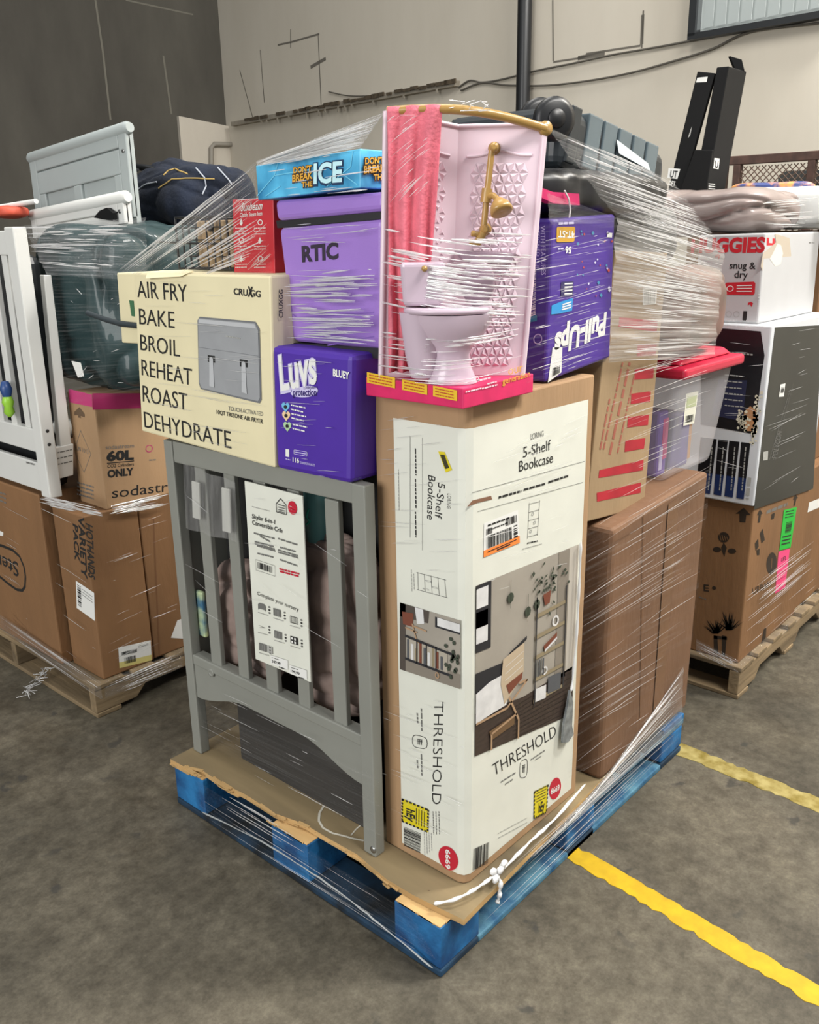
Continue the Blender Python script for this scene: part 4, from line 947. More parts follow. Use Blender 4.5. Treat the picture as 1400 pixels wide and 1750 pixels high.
for (a, b) in ((628, 676), (688, 731), (741, 782)):
    f = lambda x, dy: (x, 633 + (x - 625) * .205 + dy)
    q = [f(a, 2), f(b, 2), f(b, 20), f(a, 20)]; area_px(mb, F, q, ylabel, 2)
    for i in range(3): small(mb, F, f(a + 4, 6 + i * 5), f(b - 5, 6 + i * 5), .0022, ypr, 3, a + i)
text(mb, F2, 'our', (868, 641), (893, 634), (868, 631), gold, 2); text(mb, F2, 'generation', (858, 657), (905, 643), (858, 647), gold, 2, .01)
for (a, b, y) in ((815, 838, 651), (832, 848, 656), (795, 822, 670), (823, 850, 664)): small(mb, F2, (a, y), (b, y - (b - a) * .25), .003, pinkl, 2, a)
Patch(F2, (808, 643), (818, 641), (818, 652), (808, 654)).ring(mb, .5, .5, .5, .5, .15, .15, pinkl, 2, 14)
mb.build('tray_print', tray)
# L-shaped moulded wall
zt0, zb0 = 1.815, 1.326
cornr = P(784, 216, Z=1.80); cx, cy = cornr.x, cornr.y
LTop = P(660, 190, X=TX + .004); LBot = P(651, 630, X=TX + .004); RTop = P(932, 212, Y=-.018); RBot = P(893, 640, Y=.008)
LBot.z = RBot.z = zb0
ctop = V(cx, cy, 1.80); cbot = V(cx - .012, cy + .012, zb0)
def wallp(a, b, c, d):   # bilinear wall, u along, v down
    return lambda u, v: a.lerp(b, u).lerp(d.lerp(c, u), v)
wl = wallp(LTop, ctop, cbot, LBot); wr = wallp(ctop, RTop, RBot, cbot)
th = .006
for fn, nn, nm in ((wl, V(0, 1, 0), 'side_wall'), (wr, V(1, 0, 0), 'back_wall')):
    q = [fn(0, 0), fn(1, 0), fn(1, 1), fn(0, 1)]; mb = MB(); mb.hexa(q, [p + nn * th for p in q], pinkl)
    # embossed triangles
    toward = -nn
    cols, rows = (6, 20) if nm == 'back_wall' else (5, 20)
    for r_ in range(rows):
        for c_ in range(cols * 2):
            u0, u1, v0, v1 = .16, .86, .14, .96
            du = (u1 - u0) / cols; dv = (v1 - v0) / rows
            ub = u0 + du * c_ / 2; va = v0 + dv * r_
            upt = (c_ + r_) % 2 == 0
            tri = [(ub, va + dv), (ub + du, va + dv), (ub + du / 2, va)] if upt else [(ub, va), (ub + du, va), (ub + du / 2, va + dv)]
            if max(t[0] for t in tri) > u1 + .001: continue
            pts = [fn(*t) + toward * .0004 for t in tri]; cc = (pts[0] + pts[1] + pts[2]) / 3
            pts = [cc.lerp(p, .9) for p in pts]; ap_ = cc + toward * .0055
            mb.raw(pts + [ap_], [(0, 1, 3), (1, 2, 3), (2, 0, 3)], pinkl)
    # wavy moulding above the tiles
    path = [fn(.12 + .76 * i / 24, .115 - .022 * math.exp(-((i / 24 - .5) / .22) ** 2)) + toward * .002 for i in range(25)]
    mb.tube(path, .0028, pinkl, seg=6)
    rim = [fn(0, 0), fn(0, 1)] if nm == 'side_wall' else [fn(1, 0), fn(1, 1)]
    mb.tube(rim, .006, pinkl, seg=8); mb.tube([fn(0, 0), fn(1, 0)], .004, pinkl, seg=8)
    mb.build(nm, ts)
# curved gold rail from front left to right corner
rail = []
a, b = LTop + V(.004, 0, .0), RTop + V(0, 0, -.008)
for i in range(25):
    t = i / 24; p = a.lerp(b, t); bow = math.sin(math.pi * t) * .035; p += V(-.7, -.7, 0) * bow + V(0, 0, .012 * math.sin(math.pi * t)); rail.append(p)
mb = MB(); mb.tube(rail, .0085, goldp, seg=12); mb.lathe([(.0, -.002), (.014, -.002), (.013, .006), (0, .006)], b, goldp, ax=(-.4, -.9, 0), seg=16, cap=False); mb.build('curtain_rail', ts)
# coral curtain bunched at the left of the rail
def cur(u, v):
    i = u * 8.0; k = min(int(i), 23); p = rail[k].lerp(rail[k + 1], i - k)
    nar = 1 - .35 * v ** 1.2
    q = rail[0].lerp(p, nar) if v > 0 else Vector(p)
    q = Vector(q); q.z = p.z + .006 - v * (p.z - 1.335)
    wob = (.006 + .008 * v) * math.sin(u * 17 + 2.2 * v + 1.5 * math.sin(v * 5)) + .006 * noise.noise(V(u * 5, v * 4, 1))
    q += V(-.66, -.66, 0) * (wob + .010 + .006 * math.sin(v * 9 + u * 5) * v) + V(.0, .012, 0) * v
    q.y = min(q.y, .222); q.x = max(q.x, .074)
    return q
mb = MB(); mb.grid(cur, 60, 50, coral); cu = mb.build('shower_curtain', ts); so = cu.modifiers.new('solid', 'SOLIDIFY'); so.thickness = .0015
# gold shower bar, head, tap
def onw(x, y, off=0.0):
    n = (wr(1, 0) - wr(0, 0)).cross(wr(0, 1) - wr(0, 0)).normalized()
    if n.dot(CAM - wr(0, 0)) < 0: n = -n
    return hit(x, y, wr(0, 0), n) + n * off
nW = (wr(1, 0) - wr(0, 0)).cross(wr(0, 1) - wr(0, 0)).normalized()
if nW.dot(CAM - wr(0, 0)) < 0: nW = -nW
def at_off(x, y, off): return hit(x, y, wr(0, 0) + nW * off, nW)
mb = MB(); mb.tube([at_off(841, 254, .024), at_off(836, 300, .024), at_off(831, 345, .024), at_off(826, 400, .024)], .0062, goldp, seg=12); mb.build('shower_bar', ts)
for (x, y) in ((845, 254), (830, 392)):
    mb = MB(); c = at_off(x, y, .0); mb.lathe([(.011, 0), (.012, .004), (.006, .008), (.006, .022), (.0085, .024), (.0085, .034), (0.004, .037)], c, goldp, ax=nW, seg=16); mb.build('bar_mount', ts)
mb = MB(); c = at_off(832, 336, .024); mb.tube([at_off(833, 322, .024), at_off(830, 346, .024)], .0105, goldp, seg=12); mb.tube([c, at_off(843, 334, .036), at_off(852, 342, .045)], .006, goldp, seg=10)
hd = at_off(850, 338, .045); ax_ = (at_off(858, 362, .06) - hd).normalized(); mb.lathe([(.004, 0), (.010, .006), (.018, .016), (.0215, .026), (.0215, .031), (.018, .033), (0, .031)], hd, goldp, ax=ax_, seg=20, cap=False); mb.build('shower_head', ts)
mb = MB(); mb.tube([at_off(830, 392, .024), at_off(822, 405, .03), at_off(816, 416, .03)], .008, goldp, seg=10)
for (x, y) in ((806, 399), (803, 414)): mb.tube([at_off(820, y + 2, .028), at_off(x, y, .034)], [.006, .005], goldp, seg=10); mb.lathe([(.006, 0), (.006, .006)], at_off(x, y, .034), goldp, ax=RIGHT, seg=12)
mb.build('tap', ts)
# toilet: tank left, seat and bowl, raised lid, pedestal
TC = P(765, 540, Z=1.425); tr_, td_ = V(.661, -.75, 0), V(.75, .661, 0)
TC = V(.148, .085, 0)
TC = P(770, 660, Z=1.3265) + td_ * .045; TC.z = 0
def tp(r, d, z): return TC + tr_ * r + td_ * d + V(0, 0, z)
pxm = 1532.0 / (V(TC.x, TC.y, 1.42) - CAM).dot(FWD)      # picture px per metre here
zf = lambda y: min((z_ for z_ in [1.32 + .001 * i for i in range(260)]), key=lambda z_: abs((IMH / 2 - FPX * (V(TC.x, TC.y, z_) - CAM).dot(UP) / (V(TC.x, TC.y, z_) - CAM).dot(FWD)) - y))
xr = lambda x: (x - 770) / pxm
ang = math.atan2(tr_.y, tr_.x)
zs_ = zf(528)
mb = MB(); cR = xr(775)
mb.lathe([(.048, 1.3265), (.046, 1.335), (.036, 1.36), (.034, zs_ - .085), (.04, zs_ - .07), (.06, zs_ - .05), (.075, zs_ - .025), (.08, zs_ - .008)], tp(cR, 0, 0), toiletm, seg=32, sx=1.0, sy=.75, rot=ang)
mb.lathe([(.030, zs_ - .13), (.042, zs_ - .09), (.056, zs_ - .005)], tp(xr(724), .01, 0), toiletm, seg=24, sx=.8, sy=.8, rot=ang)
toilet = mb.build('toilet_bowl', ts)
mb = MB(); mb.lathe([(.05, zs_ - .006), (.083, zs_ - .006), (.086, zs_ - .001), (.083, zs_ + .005), (.05, zs_ + .005)], tp(xr(768), 0, 0), toiletm, seg=36, sx=1.0, sy=.75, rot=ang); mb.build('toilet_seat', ts)
mb = MB(); T = Matrix.Translation(tp(0, 0, 0)) @ Matrix.Rotation(ang, 4, 'Z')
zt1, zt2 = zs_ + .008, zf(447)
x_0, x_1 = xr(688), xr(763)
f = [V(x_0 + .004, -.02, zt1), V(x_1 - .006, -.03, zt1), V(x_1, -.035, zt2), V(x_0, -.03, zt2)]; k_ = [V(x_0 + .01, .05, zt1), V(x_1 - .006, .05, zt1), V(x_1, .05, zt2), V(x_0, .05, zt2)]
mb.hexa([T @ p for p in f], [T @ p for p in k_], toiletm); mb.build('tank', ts, bevel=.008, seg=3)
mb = MB(); mb.lathe([(0, -.001), (.006, -.001), (.005, .008), (0, .009)], T @ V(xr(728), -.034, zf(457)), goldp, ax=-td_, seg=12, cap=False); mb.build('flush_button', ts)
mb = MB(); c = tp(xr(818), .005, (zf(447) + zf(522)) / 2)
hw = xr(847) - xr(818); hz = (zf(443) - zf(524)) / 2
mb.lathe([(0.0, -.006), (.9, -.006), (1.0, 0), (.9, .006), (0.0, .006)], c, mauve, ax=-td_, seg=32, cap=False)
# scale the lid disc to an oval
for v in mb.v:
    d = v - c; v.xyz = c + tr_ * (d.dot(tr_) * hw) + V(0, 0, 1) * (d.z * hz) + td_ * (d.dot(td_))
mb.build('raised_lid', ts)
# wall shelf behind the lid
mb = MB(); q = [at_off(*p, .03) for p in ((775, 428), (880, 431), (874, 452), (790, 446))]; mb.hexa(q, [p - nW * .028 for p in q], mauve); mb.build('wall_shelf', ts, bevel=.004)

# --- purple training-pants carton -----------------------------------------------------
purple2 = mat('violet_carton', '#45258c', .45, var=.06, scale=8)
PY = .045
pu, pp = carton('training_pants_carton', 'purple training pants carton standing upside down on the bookcase carton, right of the pink toy', 'carton', purple2, [(944, 374), (1052, 366), (1043, 611), (932, 654)], Y=PY, depth=.27, zbot=None, bevel=.006)
F = face3(pp); K = 2; mb = MB()
def pz(x, y): return (890 + x / 5.467, 350 + y / 5.467)
wh = white
text(mb, F, 'Pull-Ups', pz(800, 1010), pz(318, 1215), pz(782, 1215), wh, K, .045)
Q = Patch(F, pz(332, 205), pz(505, 205), pz(498, 345), pz(330, 350)); Q.poly(mb, [(.06, 0), (.94, 0), (1, .08), (1, .92), (.94, 1), (.06, 1), (0, .92), (0, .08)], mat('ochre_badge', '#c99a2e', .5), K)
text(mb, F, '4T-5T', pz(497, 250), pz(345, 240), pz(495, 312), wh, K + 1, .03)
text(mb, F, '56', pz(468, 395), pz(414, 392), pz(466, 458), wh, K, .04); small(mb, F, pz(395, 408), pz(345, 412), .004, lilac, K)
small(mb, F, pz(350, 175), pz(495, 168), .005, lilac, K); small(mb, F, pz(805, 280), pz(850, 285), .01, wh, K)
Q = Patch(F, pz(375, 720), pz(490, 715), pz(485, 850), pz(372, 855)); Q.rect(mb, 0, 0, 1, 1, mat('slate_badge', '#2f2a5c', .5), K)
for i in range(4): Q.seg(mb, .25, .15 + .23 * i, .9, .14 + .23 * i, .003, wh, K + 1)
Q = Patch(F, pz(285, 930), pz(485, 870), pz(475, 995), pz(280, 1030)); Q.poly(mb, [(.0, .1), (.45, 0), (1, 0), (1, .95), (.4, 1), (0, .95)], mat('cyan_badge', '#1d8fd0', .5), K)
for i in range(3): Q.seg(mb, .5, .3 + .2 * i, .92, .26 + .2 * i, .003, wh, K + 1)
R = random.Random(4); cf = [mat('confetti_' + c, c, .5) for c in ('#b5403c', '#3f86a8', '#d3cfe6')]
for i in range(26):
    x, y = R.uniform(510, 850), R.uniform(200, 920); s = R.uniform(6, 15); area_px(mb, F, [pz(x - s, y), pz(x, y - s * 1.4), pz(x + s, y), pz(x, y + s * 1.4)], cf[i % 3], K)
Q = Patch(F, pz(290, 1330), pz(385, 1330), pz(375, 1590), pz(250, 1660)); Q.poly(mb, [(.05, 0), (1, 0), (1, .9), (0, 1)], wh, K); Q.bars(mb, .25, .62, .85, .88, ink, 12, K + 1)
mb.build('print', pu)
FSd = Face(X=min(pp[0].x, pp[3].x)); mb = MB()
text(mb, FSd, 'WITH FEATURES', pz(190, 195), pz(196, 655), pz(232, 195), lilac, 2); text(mb, FSd, 'DESIGNED FOR', pz(150, 200), pz(150, 615), pz(180, 200), lilac, 2)
Patch(FSd, pz(122, 1210), pz(205, 1200), pz(205, 1300), pz(122, 1305)).ring(mb, .5, .5, .5, .5, .1, .1, lilac, 2)
Patch(FSd, pz(80, 600), pz(155, 560), pz(150, 1030), pz(70, 1060)).bars(mb, .2, 0, .9, 1, white, 30, 2, vert=False)
Q = Patch(FSd, pz(65, 1050), pz(155, 1030), pz(155, 1085), pz(60, 1100)); Q.rect(mb, 0, 0, 1, 1, mat('teal_print', '#2a7f9a', .5), 2)
mb.build('side_print', pu)

# --- black duffel with pink band; suitcase on top ------------------------------------------
duff = mat('black_nylon', '#17181a', .4, var=.12, scale=10); pinkb = mat('magenta_band', '#c2185f', .5)
db = MB(); db.blob(V(.74, .25, 1.69), (.32, .205, .054), duff, e=.45, amp=.008, fq=7, fold=.012, ffq=7, n=(90, 40), seed=5)
dbo = db.build('duffel_bag'); tag(dbo, 'black duffel bag with magenta band lying on the purple training pants carton', 'bag')
mb = MB(); f = [P(*p, Y=.035) for p in ((918, 316), (960, 332), (1010, 335), (989, 352), (950, 346), (916, 330))]
f = [P(*p, Y=.03) for p in ((916, 317), (945, 328), (990, 331), (991, 351), (945, 347), (914, 332))]
mb.prism(f, (0, .02, 0), pinkb); mb.build('magenta_band', dbo)
mb = MB(); mb.tube([P(*p, Y=.024) for p in ((965, 326), (972, 340), (975, 358), (973, 372))], .002, white, seg=6); mb.build('white_cord', dbo)
suit = mat('slate_suitcase_shell', '#5b686e', .25, var=.06, scale=9); suitd = mat('dark_suitcase_trim', '#20262a', .4)
st = thing('suitcase', 'slate grey hard suitcase with two black wheels lying on top of the load', 'suitcase', (1.0, .35, 1.77))
yF = .13
A0, A1 = P(955, 172, Y=yF), P(1140, 262, Y=yF)      # upper edge
B0 = P(948, 250, Y=yF); B0 = V(A0.x - .012, yF, A0.z - .14); B1 = V(A1.x, yF, A1.z - .12)
mb = MB(); q = [A0 + V(.02, 0, 0), A1, B1, B0 + V(.02, 0, 0)]; mb.hexa(q, [p + V(0, .34, 0) for p in q], suitd); mb.build('shell', st, bevel=.03, seg=4)
for i in range(6):
    t = .05 + i * .135; mb = MB()
    pa = A0.lerp(A1, t) + V(.02, 0, .003); pb = B0.lerp(B1, t) + V(.02, 0, .02); d = (A1 - A0).normalized() * (.062 if i else .04)
    qq = [pa + V(.012, -.004, -.002), pa + d + V(.012, -.004, -.002), pb + d + V(-.006, -.004, 0), pb + V(-.006, -.004, 0)]
    mb.hexa(qq, [p + V(0, .35, .0) for p in qq], suitd if i in (0,) else suit); mb.build('rib', st, bevel=.0035)
for (x, y, dy) in ((946, 204, -.03), (921, 205, .14)):
    c = P(x, y, Y=yF + dy); r = .5 * (P(x + 21, y, Y=yF + dy) - P(x - 18, y, Y=yF + dy)).length
    mb = MB(); mb.lathe([(0, -.012), (r * .75, -.012), (r, -.007), (r, .012), (r * .75, .018), (0, .018)], c, black, ax=(-.55, -.8, 0), seg=28, cap=False)
    w_ = mb.build('wheel', st)
    mb = MB(); mb.lathe([(0, .0185), (r * .45, .0185), (r * .42, .021), (0, .021)], c, duff, ax=(-.55, -.8, 0), seg=16, cap=False); mb.build('hub', w_)
    if dy < 0: mb = MB(); mb.tube([c, A0 + V(.05, .01, -.045)], .016, suitd, seg=10); mb.build('wheel_bracket', st)
    else: mb = MB(); mb.tube([c, A0 + V(.06, .14, -.045)], .016, suitd, seg=10); mb.build('wheel_bracket', st)
mb = MB(); q = [P(*p, Y=yF - .0085) for p in ((1054, 238), (1108, 279), (1112, 292), (1058, 262))]; mb.poly(q, mat('suitcase_tag', '#c9d3d6', .4)); mb.build('sticker', st)

# --- right rear: two stacked brown cartons, red-printed carton, tote ------------------------------
cx0 = .70
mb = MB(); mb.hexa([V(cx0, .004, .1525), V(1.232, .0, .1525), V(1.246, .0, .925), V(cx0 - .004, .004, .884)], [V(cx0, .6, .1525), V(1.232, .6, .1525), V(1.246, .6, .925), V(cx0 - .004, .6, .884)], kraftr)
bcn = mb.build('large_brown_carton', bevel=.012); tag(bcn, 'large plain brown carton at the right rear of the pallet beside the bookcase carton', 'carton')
F = Face(Y=.001); mb = MB(); flap = mat('kraft_flap', '#7d5e47', .75, var=.12, scale=8)
line(mb, F, (1100, 880), (1094, 1230), .004, kraftd, 1); line(mb, F, (1150, 905), (1140, 1100), .003, kraftd, 1)
tq = [V(.99, -.001, .22), V(1.05, -.001, .22), V(1.055, -.001, .89), V(.99, -.001, .885)]; mb.poly(tq, mat('dull_tape', '#75563d', .45, var=.08, scale=10))
line(mb, F, (1052, 925), (1110, 890), .003, kraftd, 1); line(mb, F, (1110, 890), (1205, 838), .003, kraftd, 1); mb.build('flap_seams', bcn)
# marks near its foot
mb = MB(); F = Face(X=cx0 - .001)
for (x, y) in ((992, 1290), (1000, 1310)): small(mb, Face(Y=-.0005), (x + 62, y - 60), (x + 61, y - 30), .010, inkg, 1)
# red printed carton
rp = mat('red_print_stripe', '#a8202f', .55, var=.12, scale=14); rtxt = mat('faded_red_print', '#9e5a4a', .6)
rc, rq = carton('red_striped_carton', 'tall narrow tan carton with a column of red bars, standing on the large brown carton', 'carton', kraft3, [(1052, 428), (1142, 432), (1101, 866), (1000, 893)], Y=.055, depth=.24, bevel=.003)
F = face3(rq); mb = MB()
def rz(x, y): return (880 + x / 3.365, 340 + y / 3.365)
for q in (((470, 1690), (725, 1630), (722, 1690), (472, 1740)), ((485, 1560), (740, 1500), (735, 1560), (480, 1605)), ((635, 1390), (750, 1375), (742, 1435), (630, 1455)), ((650, 1255), (770, 1240), (765, 1300), (645, 1315)), ((670, 1120), (782, 1105), (778, 1165), (665, 1180)), ((690, 980), (800, 970), (795, 1030), (685, 1040)), ((705, 840), (815, 835), (808, 900), (700, 905)), ((600, 680), (820, 700), (815, 765), (595, 735))):
    area_px(mb, F, [rz(*p) for p in q], rp, 1)
for k, (a, b) in enumerate((((545, 1470), (660, 940)), ((510, 1440), (620, 940)), ((590, 1460), (690, 1000)), ((490, 1440), (545, 1150)))):
    p0, p1 = rz(*a), rz(*b); small(mb, F, p0, p1, .012 if k == 0 else .008, rtxt, 1, k)
Patch(F, rz(735, 515), rz(818, 505), rz(812, 605), rz(735, 610)).rect(mb, 0, 0, 1, 1, white, 1)
Patch(F, rz(740, 525), rz(812, 515), rz(808, 600), rz(740, 600)).bars(mb, 0, 0, 1, 1, inkl, 9, 2)
mb.build('print', rc)
# clear tote
clearp = bpy.data.materials.new('clear_tote_plastic'); clearp.use_nodes = True; nt = clearp.node_tree; b_ = nt.nodes['Principled BSDF']
b_.inputs['Base Color'].default_value = rgb('#d5d3d6'); b_.inputs['Alpha'].default_value = .30; b_.inputs['Roughness'].default_value = .2
lidr = mat('red_tote_lid', '#bf2140', .35, var=.05, scale=9)
to = thing('storage_tote', 'clear plastic storage tote with red lid on the right end of the large brown carton', 'storage tote', (1.28, .3, .93))
z0, z1 = .915, 1.212
fb = [P(1140, 842, Y=.058), P(1203, 800, Y=.075)]
b0 = V(1.085, .062, z0); b1 = V(1.40, .062, z0); t0 = V(1.11, .045, z1); t1 = V(1.475, .045, z1); dp = .42
mb = MB(); fr = [b0, b1, t1, t0]; bk = [p + V(0, dp, 0) for p in fr]
mb.raw(fr + bk, [(0, 1, 2, 3), (7, 6, 5, 4), (0, 4, 5, 1), (1, 5, 6, 2), (3, 7, 4, 0)], clearp); mb.build('tub', to, bevel=.02, seg=3)
mb = MB(); l0 = V(1.085, .02, z1 - .002); mb.hexa([l0, V(1.495, .02, z1 - .002), V(1.495, .02, z1 + .03), V(1.085, .02, z1 + .03)], [V(1.085, .02 + dp + .06, z1 - .002), V(1.495, .02 + dp + .06, z1 - .002), V(1.495, .02 + dp + .06, z1 + .03), V(1.085, .02 + dp + .06, z1 + .03)], lidr)
mb.hexa([V(1.12, .05, z1 + .031), V(1.47, .05, z1 + .031), V(1.45, .07, z1 + .052), V(1.14, .07, z1 + .052)], [V(1.12, dp + .04, z1 + .031), V(1.47, dp + .04, z1 + .031), V(1.45, dp + .02, z1 + .052), V(1.14, dp + .02, z1 + .052)], lidr); mb.build('lid', to, bevel=.01, seg=3)
mb = MB(); F = Face(Y=.05); Q = Patch(F, rz(985, 1120), rz(1055, 1105), rz(1030, 1290), rz(968, 1305)); Q.rect(mb, 0, 0, 1, 1, mat('price_label', '#d7d6c6', .5), 1); Q.rect(mb, .1, .1, .9, .45, mat('label_sage', '#a9b08c', .5), 2); Q.bars(mb, .15, .7, .85, .92, ink, 10, 2); mb.build('price_label', to)
vi = mat('violet_pack', '#6a4fa5', .5, var=.15, scale=20); pk = mat('pink_pack', '#c2417e', .5, var=.2, scale=30); tanp = mat('tan_pack', '#a5763f', .6, var=.15, scale=15)
for (a, b, M, lb_, ct_) in (((1.11, .1, .9165), (1.17, .3, 1.11), vi, 'violet and pink packet at the left end inside the clear tote', 'packet'), ((1.20, .10, .9165), (1.32, .35, 1.08), mat('dark_violet_pack', '#4c3f78', .5, var=.2, scale=20), 'dark violet packet in the middle inside the clear tote', 'packet'), ((1.325, .12, .9165), (1.385, .3, 1.05), tanp, 'tan packet at the right end inside the clear tote', 'packet')):
    mb = MB(); mb.box(a, b, M); o = mb.build('packet', bevel=.008); tag(o, lb_, ct_, 'packets inside the clear tote')
    if M is vi:
        mb = MB(); mb.box((a[0] + .025, a[1] - .001, a[2] + .05), (b[0] - .002, a[1], a[2] + .17), pk); mb.box((a[0] + .01, a[1] - .0015, a[2] + .02), (a[0] + .03, a[1], a[2] + .09), lilac); mb.build('packet_print', o)
# patterned soft pack wrapped tight on top of the tote
soft = mat('grey_pink_printed_pack', '#6e655b', .55, var=.2, scale=9, col2='#7d5f57', lo=.3, hi=.7)
mb = MB(); mb.blob(V(1.23, .25, 1.388), (.152, .225, .118), soft, e=.35, amp=.012, fq=8, fold=.014, ffq=8, n=(100, 60), seed=9)
spo = mb.build('soft_pack'); tag(spo, 'grey and pink printed soft pack strapped down on the red tote lid', 'pack')
greyb = mat('charcoal_bag', '#3d3f3e', .5, var=.15, scale=10)
mb = MB(); mb.blob(V(1.03, .37, 1.592), (.26, .25, .085), greyb, e=.4, amp=.012, fq=8, fold=.015, ffq=8, n=(90, 50), seed=12); tag(mb.build('charcoal_bag'), 'charcoal bag under the suitcase, right of the purple training pants carton', 'bag')

# ================================================================ LEFT LOAD
LP = .13          # carrying height of the wooden pallets
# big carton with an oval brand, front left
so_, sq = None, None
def boxc(name, label, cat, a, b, M, bevel=.005, group=None):
    mb = MB(); mb.box(a, b, M); return tag(mb.build(name, bevel=bevel), label, cat, group)
LZ = .1235
st1 = boxc('tote_carton', 'large brown carton with an oval brand mark at the far left on the wooden pallet', 'carton', (.12, 1.885, LZ), (.72, 2.84, .768), kraft2)
F = Face(X=.12); mb = MB(); K = 1
def lz(x, y): return (x / 4.167, 820 + y / 4.167)
polyline(mb, F, [lz(*p) for p in ((-60, 460), (10, 468), (90, 500), (140, 545), (172, 620), (182, 690), (178, 760), (160, 788), (120, 782), (60, 740), (0, 690), (-60, 640))], .011, ink, K)
text(mb, F, 'Steri', lz(128, 590), lz(-40, 520), lz(135, 695), ink, K, .01)
for i in range(3): small(mb, F, lz(0, 90 + i * 28), lz(45, 105 + i * 30), .006, inkg, K, i)
for i in range(4): small(mb, F, lz(95, 960 + i * 34), lz(190, 1060 + i * 20), .008, mat('faint_print', '#7d5b3b', .7), K, i)
area_px(mb, F, [lz(-5, 360), lz(25, 375), lz(22, 400), lz(-5, 395)], white, K); mb.build('print', st1)
hh = boxc('hand_warmer_carton', 'brown carton lettered HOTHANDS VARIETY PACK at the near corner of the left pallet', 'carton', (.155, 1.662, LZ), (.36, 1.872, .726), kraft2)
F = Face(X=.155); mb = MB()
text(mb, F, 'HOTHANDS', lz(612, 305), lz(632, 690), lz(662, 330), ink, 1, .03); text(mb, F, 'VARIETY', lz(558, 250), lz(583, 690), lz(600, 270), ink, 1, .03); text(mb, F, 'PACK', lz(520, 310), lz(535, 570), lz(555, 330), ink, 1, .03)
Q = Patch(F, lz(542, 718), lz(672, 805), lz(677, 1005), lz(548, 912)); Q.rect(mb, 0, 0, 1, 1, white, 1); Q.bars(mb, .08, .1, .28, .85, ink, 14, 2, vert=False)
for i in range(3): Q.seg(mb, .35, .15 + .1 * i, .9, .18 + .1 * i, .002, inkg, 2)
mb.build('print', hh)
F = Face(Y=1.662); mb = MB(); Q = Patch(F, lz(842, 1195), lz(1072, 1142), lz(1080, 1285), lz(850, 1342)); Q.rect(mb, 0, 0, 1, .72, white, 1); Q.rect(mb, 0, .72, 1, 1, mat('pale_yellow_label', '#cfc47c', .5), 1)
Q.bars(mb, .08, .25, .55, .42, ink, 26, 2); Q.bars(mb, .17, .55, .52, .85, ink, 9, 2); small_ = [Q.seg(mb, .6, .15 + .06 * i, .92, .13 + .06 * i, .0015, inkg, 2) for i in range(2)]; mb.build('shipping_label', hh)
F = Face(Y=1.885); mb = MB(); polyline(mb, F, [lz(505, 618), lz(482, 650), lz(470, 690), lz(476, 740), lz(492, 780), lz(512, 800)], .011, ink, 1); mb.build('curved_mark', st1)
b3 = boxc('plain_brown_carton', 'plain brown carton right of the hand warmer carton, behind the crib panel edge', 'carton', (.366, 1.668, LZ), (.80, 1.878, .735), kraft2)
mb = MB(); F = Face(Y=1.668); line(mb, F, (262, 885), (272, 1120), .006, kraftd, 1); Q = Patch(F, (303, 1060), (318, 1055), (318, 1092), (292, 1090)); Q.rect(mb, 0, 0, 1, 1, white, 1); mb.build('paper_tag', b3)
# soda carton
pinkt = mat('magenta_print', '#b8336f', .55)
sc_ = boxc('soda_cylinder_carton', 'brown carton with magenta top band lettered 60L ONLY, on the hand warmer carton', 'carton', (.245, 1.665, .7265), (.62, 1.835, 1.115), kraft)
F = Face(Y=1.665); F2 = Face(X=.245); mb = MB()
def sz(x, y): return (x / 4.242, 480 + y / 4.242)
area_px(mb, F, [sz(668, 815), sz(1250, 815), sz(1250, 915), sz(672, 935)], pinkt, 1); area_px(mb, F2, [sz(497, 782), sz(668, 825), sz(672, 915), sz(502, 880)], pinkt, 1)
mb.build('magenta_band', sc_); mb = MB(); text(mb, F, 'sodastream', sz(765, 1222), sz(972, 1208), sz(765, 1190), inkg, 1); text(mb, F, '60L', sz(772, 1305), sz(970, 1292), sz(772, 1232), ink, 1, .05); line(mb, F, sz(775, 1322), sz(972, 1305), .003, ink, 1)
text(mb, F, 'CO2 Cylinders', sz(778, 1355), sz(970, 1340), sz(778, 1330), ink, 1, .01); text(mb, F, 'ONLY', sz(780, 1425), sz(970, 1405), sz(778, 1370), ink, 1, .05)
text(mb, F, 'sodastream', sz(812, 1575), sz(1420, 1500), sz(812, 1500), ink, 1)
mb.build('lettering', sc_); mb = MB(); Q = Patch(F, sz(1055, 1190), sz(1120, 1185), sz(1120, 1240), sz(1055, 1245)); Q.ring(mb, .4, .5, .4, .5, .08, .1, pinkt, 1)
small(mb, F, sz(1080, 1300), sz(1130, 1297), .004, inkg, 1); small(mb, F, sz(960, 1600), sz(1090, 1582), .006, ink, 1)
mb.build('round_symbol', sc_); mb = MB(); polyline(mb, F2, [sz(*p) for p in ((585, 1085), (660, 1255), (610, 1390), (540, 1235), (585, 1085))], .0016, inkg, 1); text(mb, F2, 'UN 1013', sz(555, 1225), sz(640, 1255), sz(555, 1195), inkg, 1)
Q = Patch(F2, sz(540, 905), sz(615, 925), sz(615, 1000), sz(540, 985)); Q.poly(mb, [(.5, 0), (1, .55), (1, .85), (.6, .8), (.65, 1), (.35, 1), (.4, .8), (0, .85), (0, .55)], mat('leaf_mark', '#5f4a35', .6), 1)
for i in range(4): small(mb, F2, sz(560, 1460 + i * 28), sz(680, 1495 + i * 28), .006, inkg, 1, i)
mb.build('print', sc_)
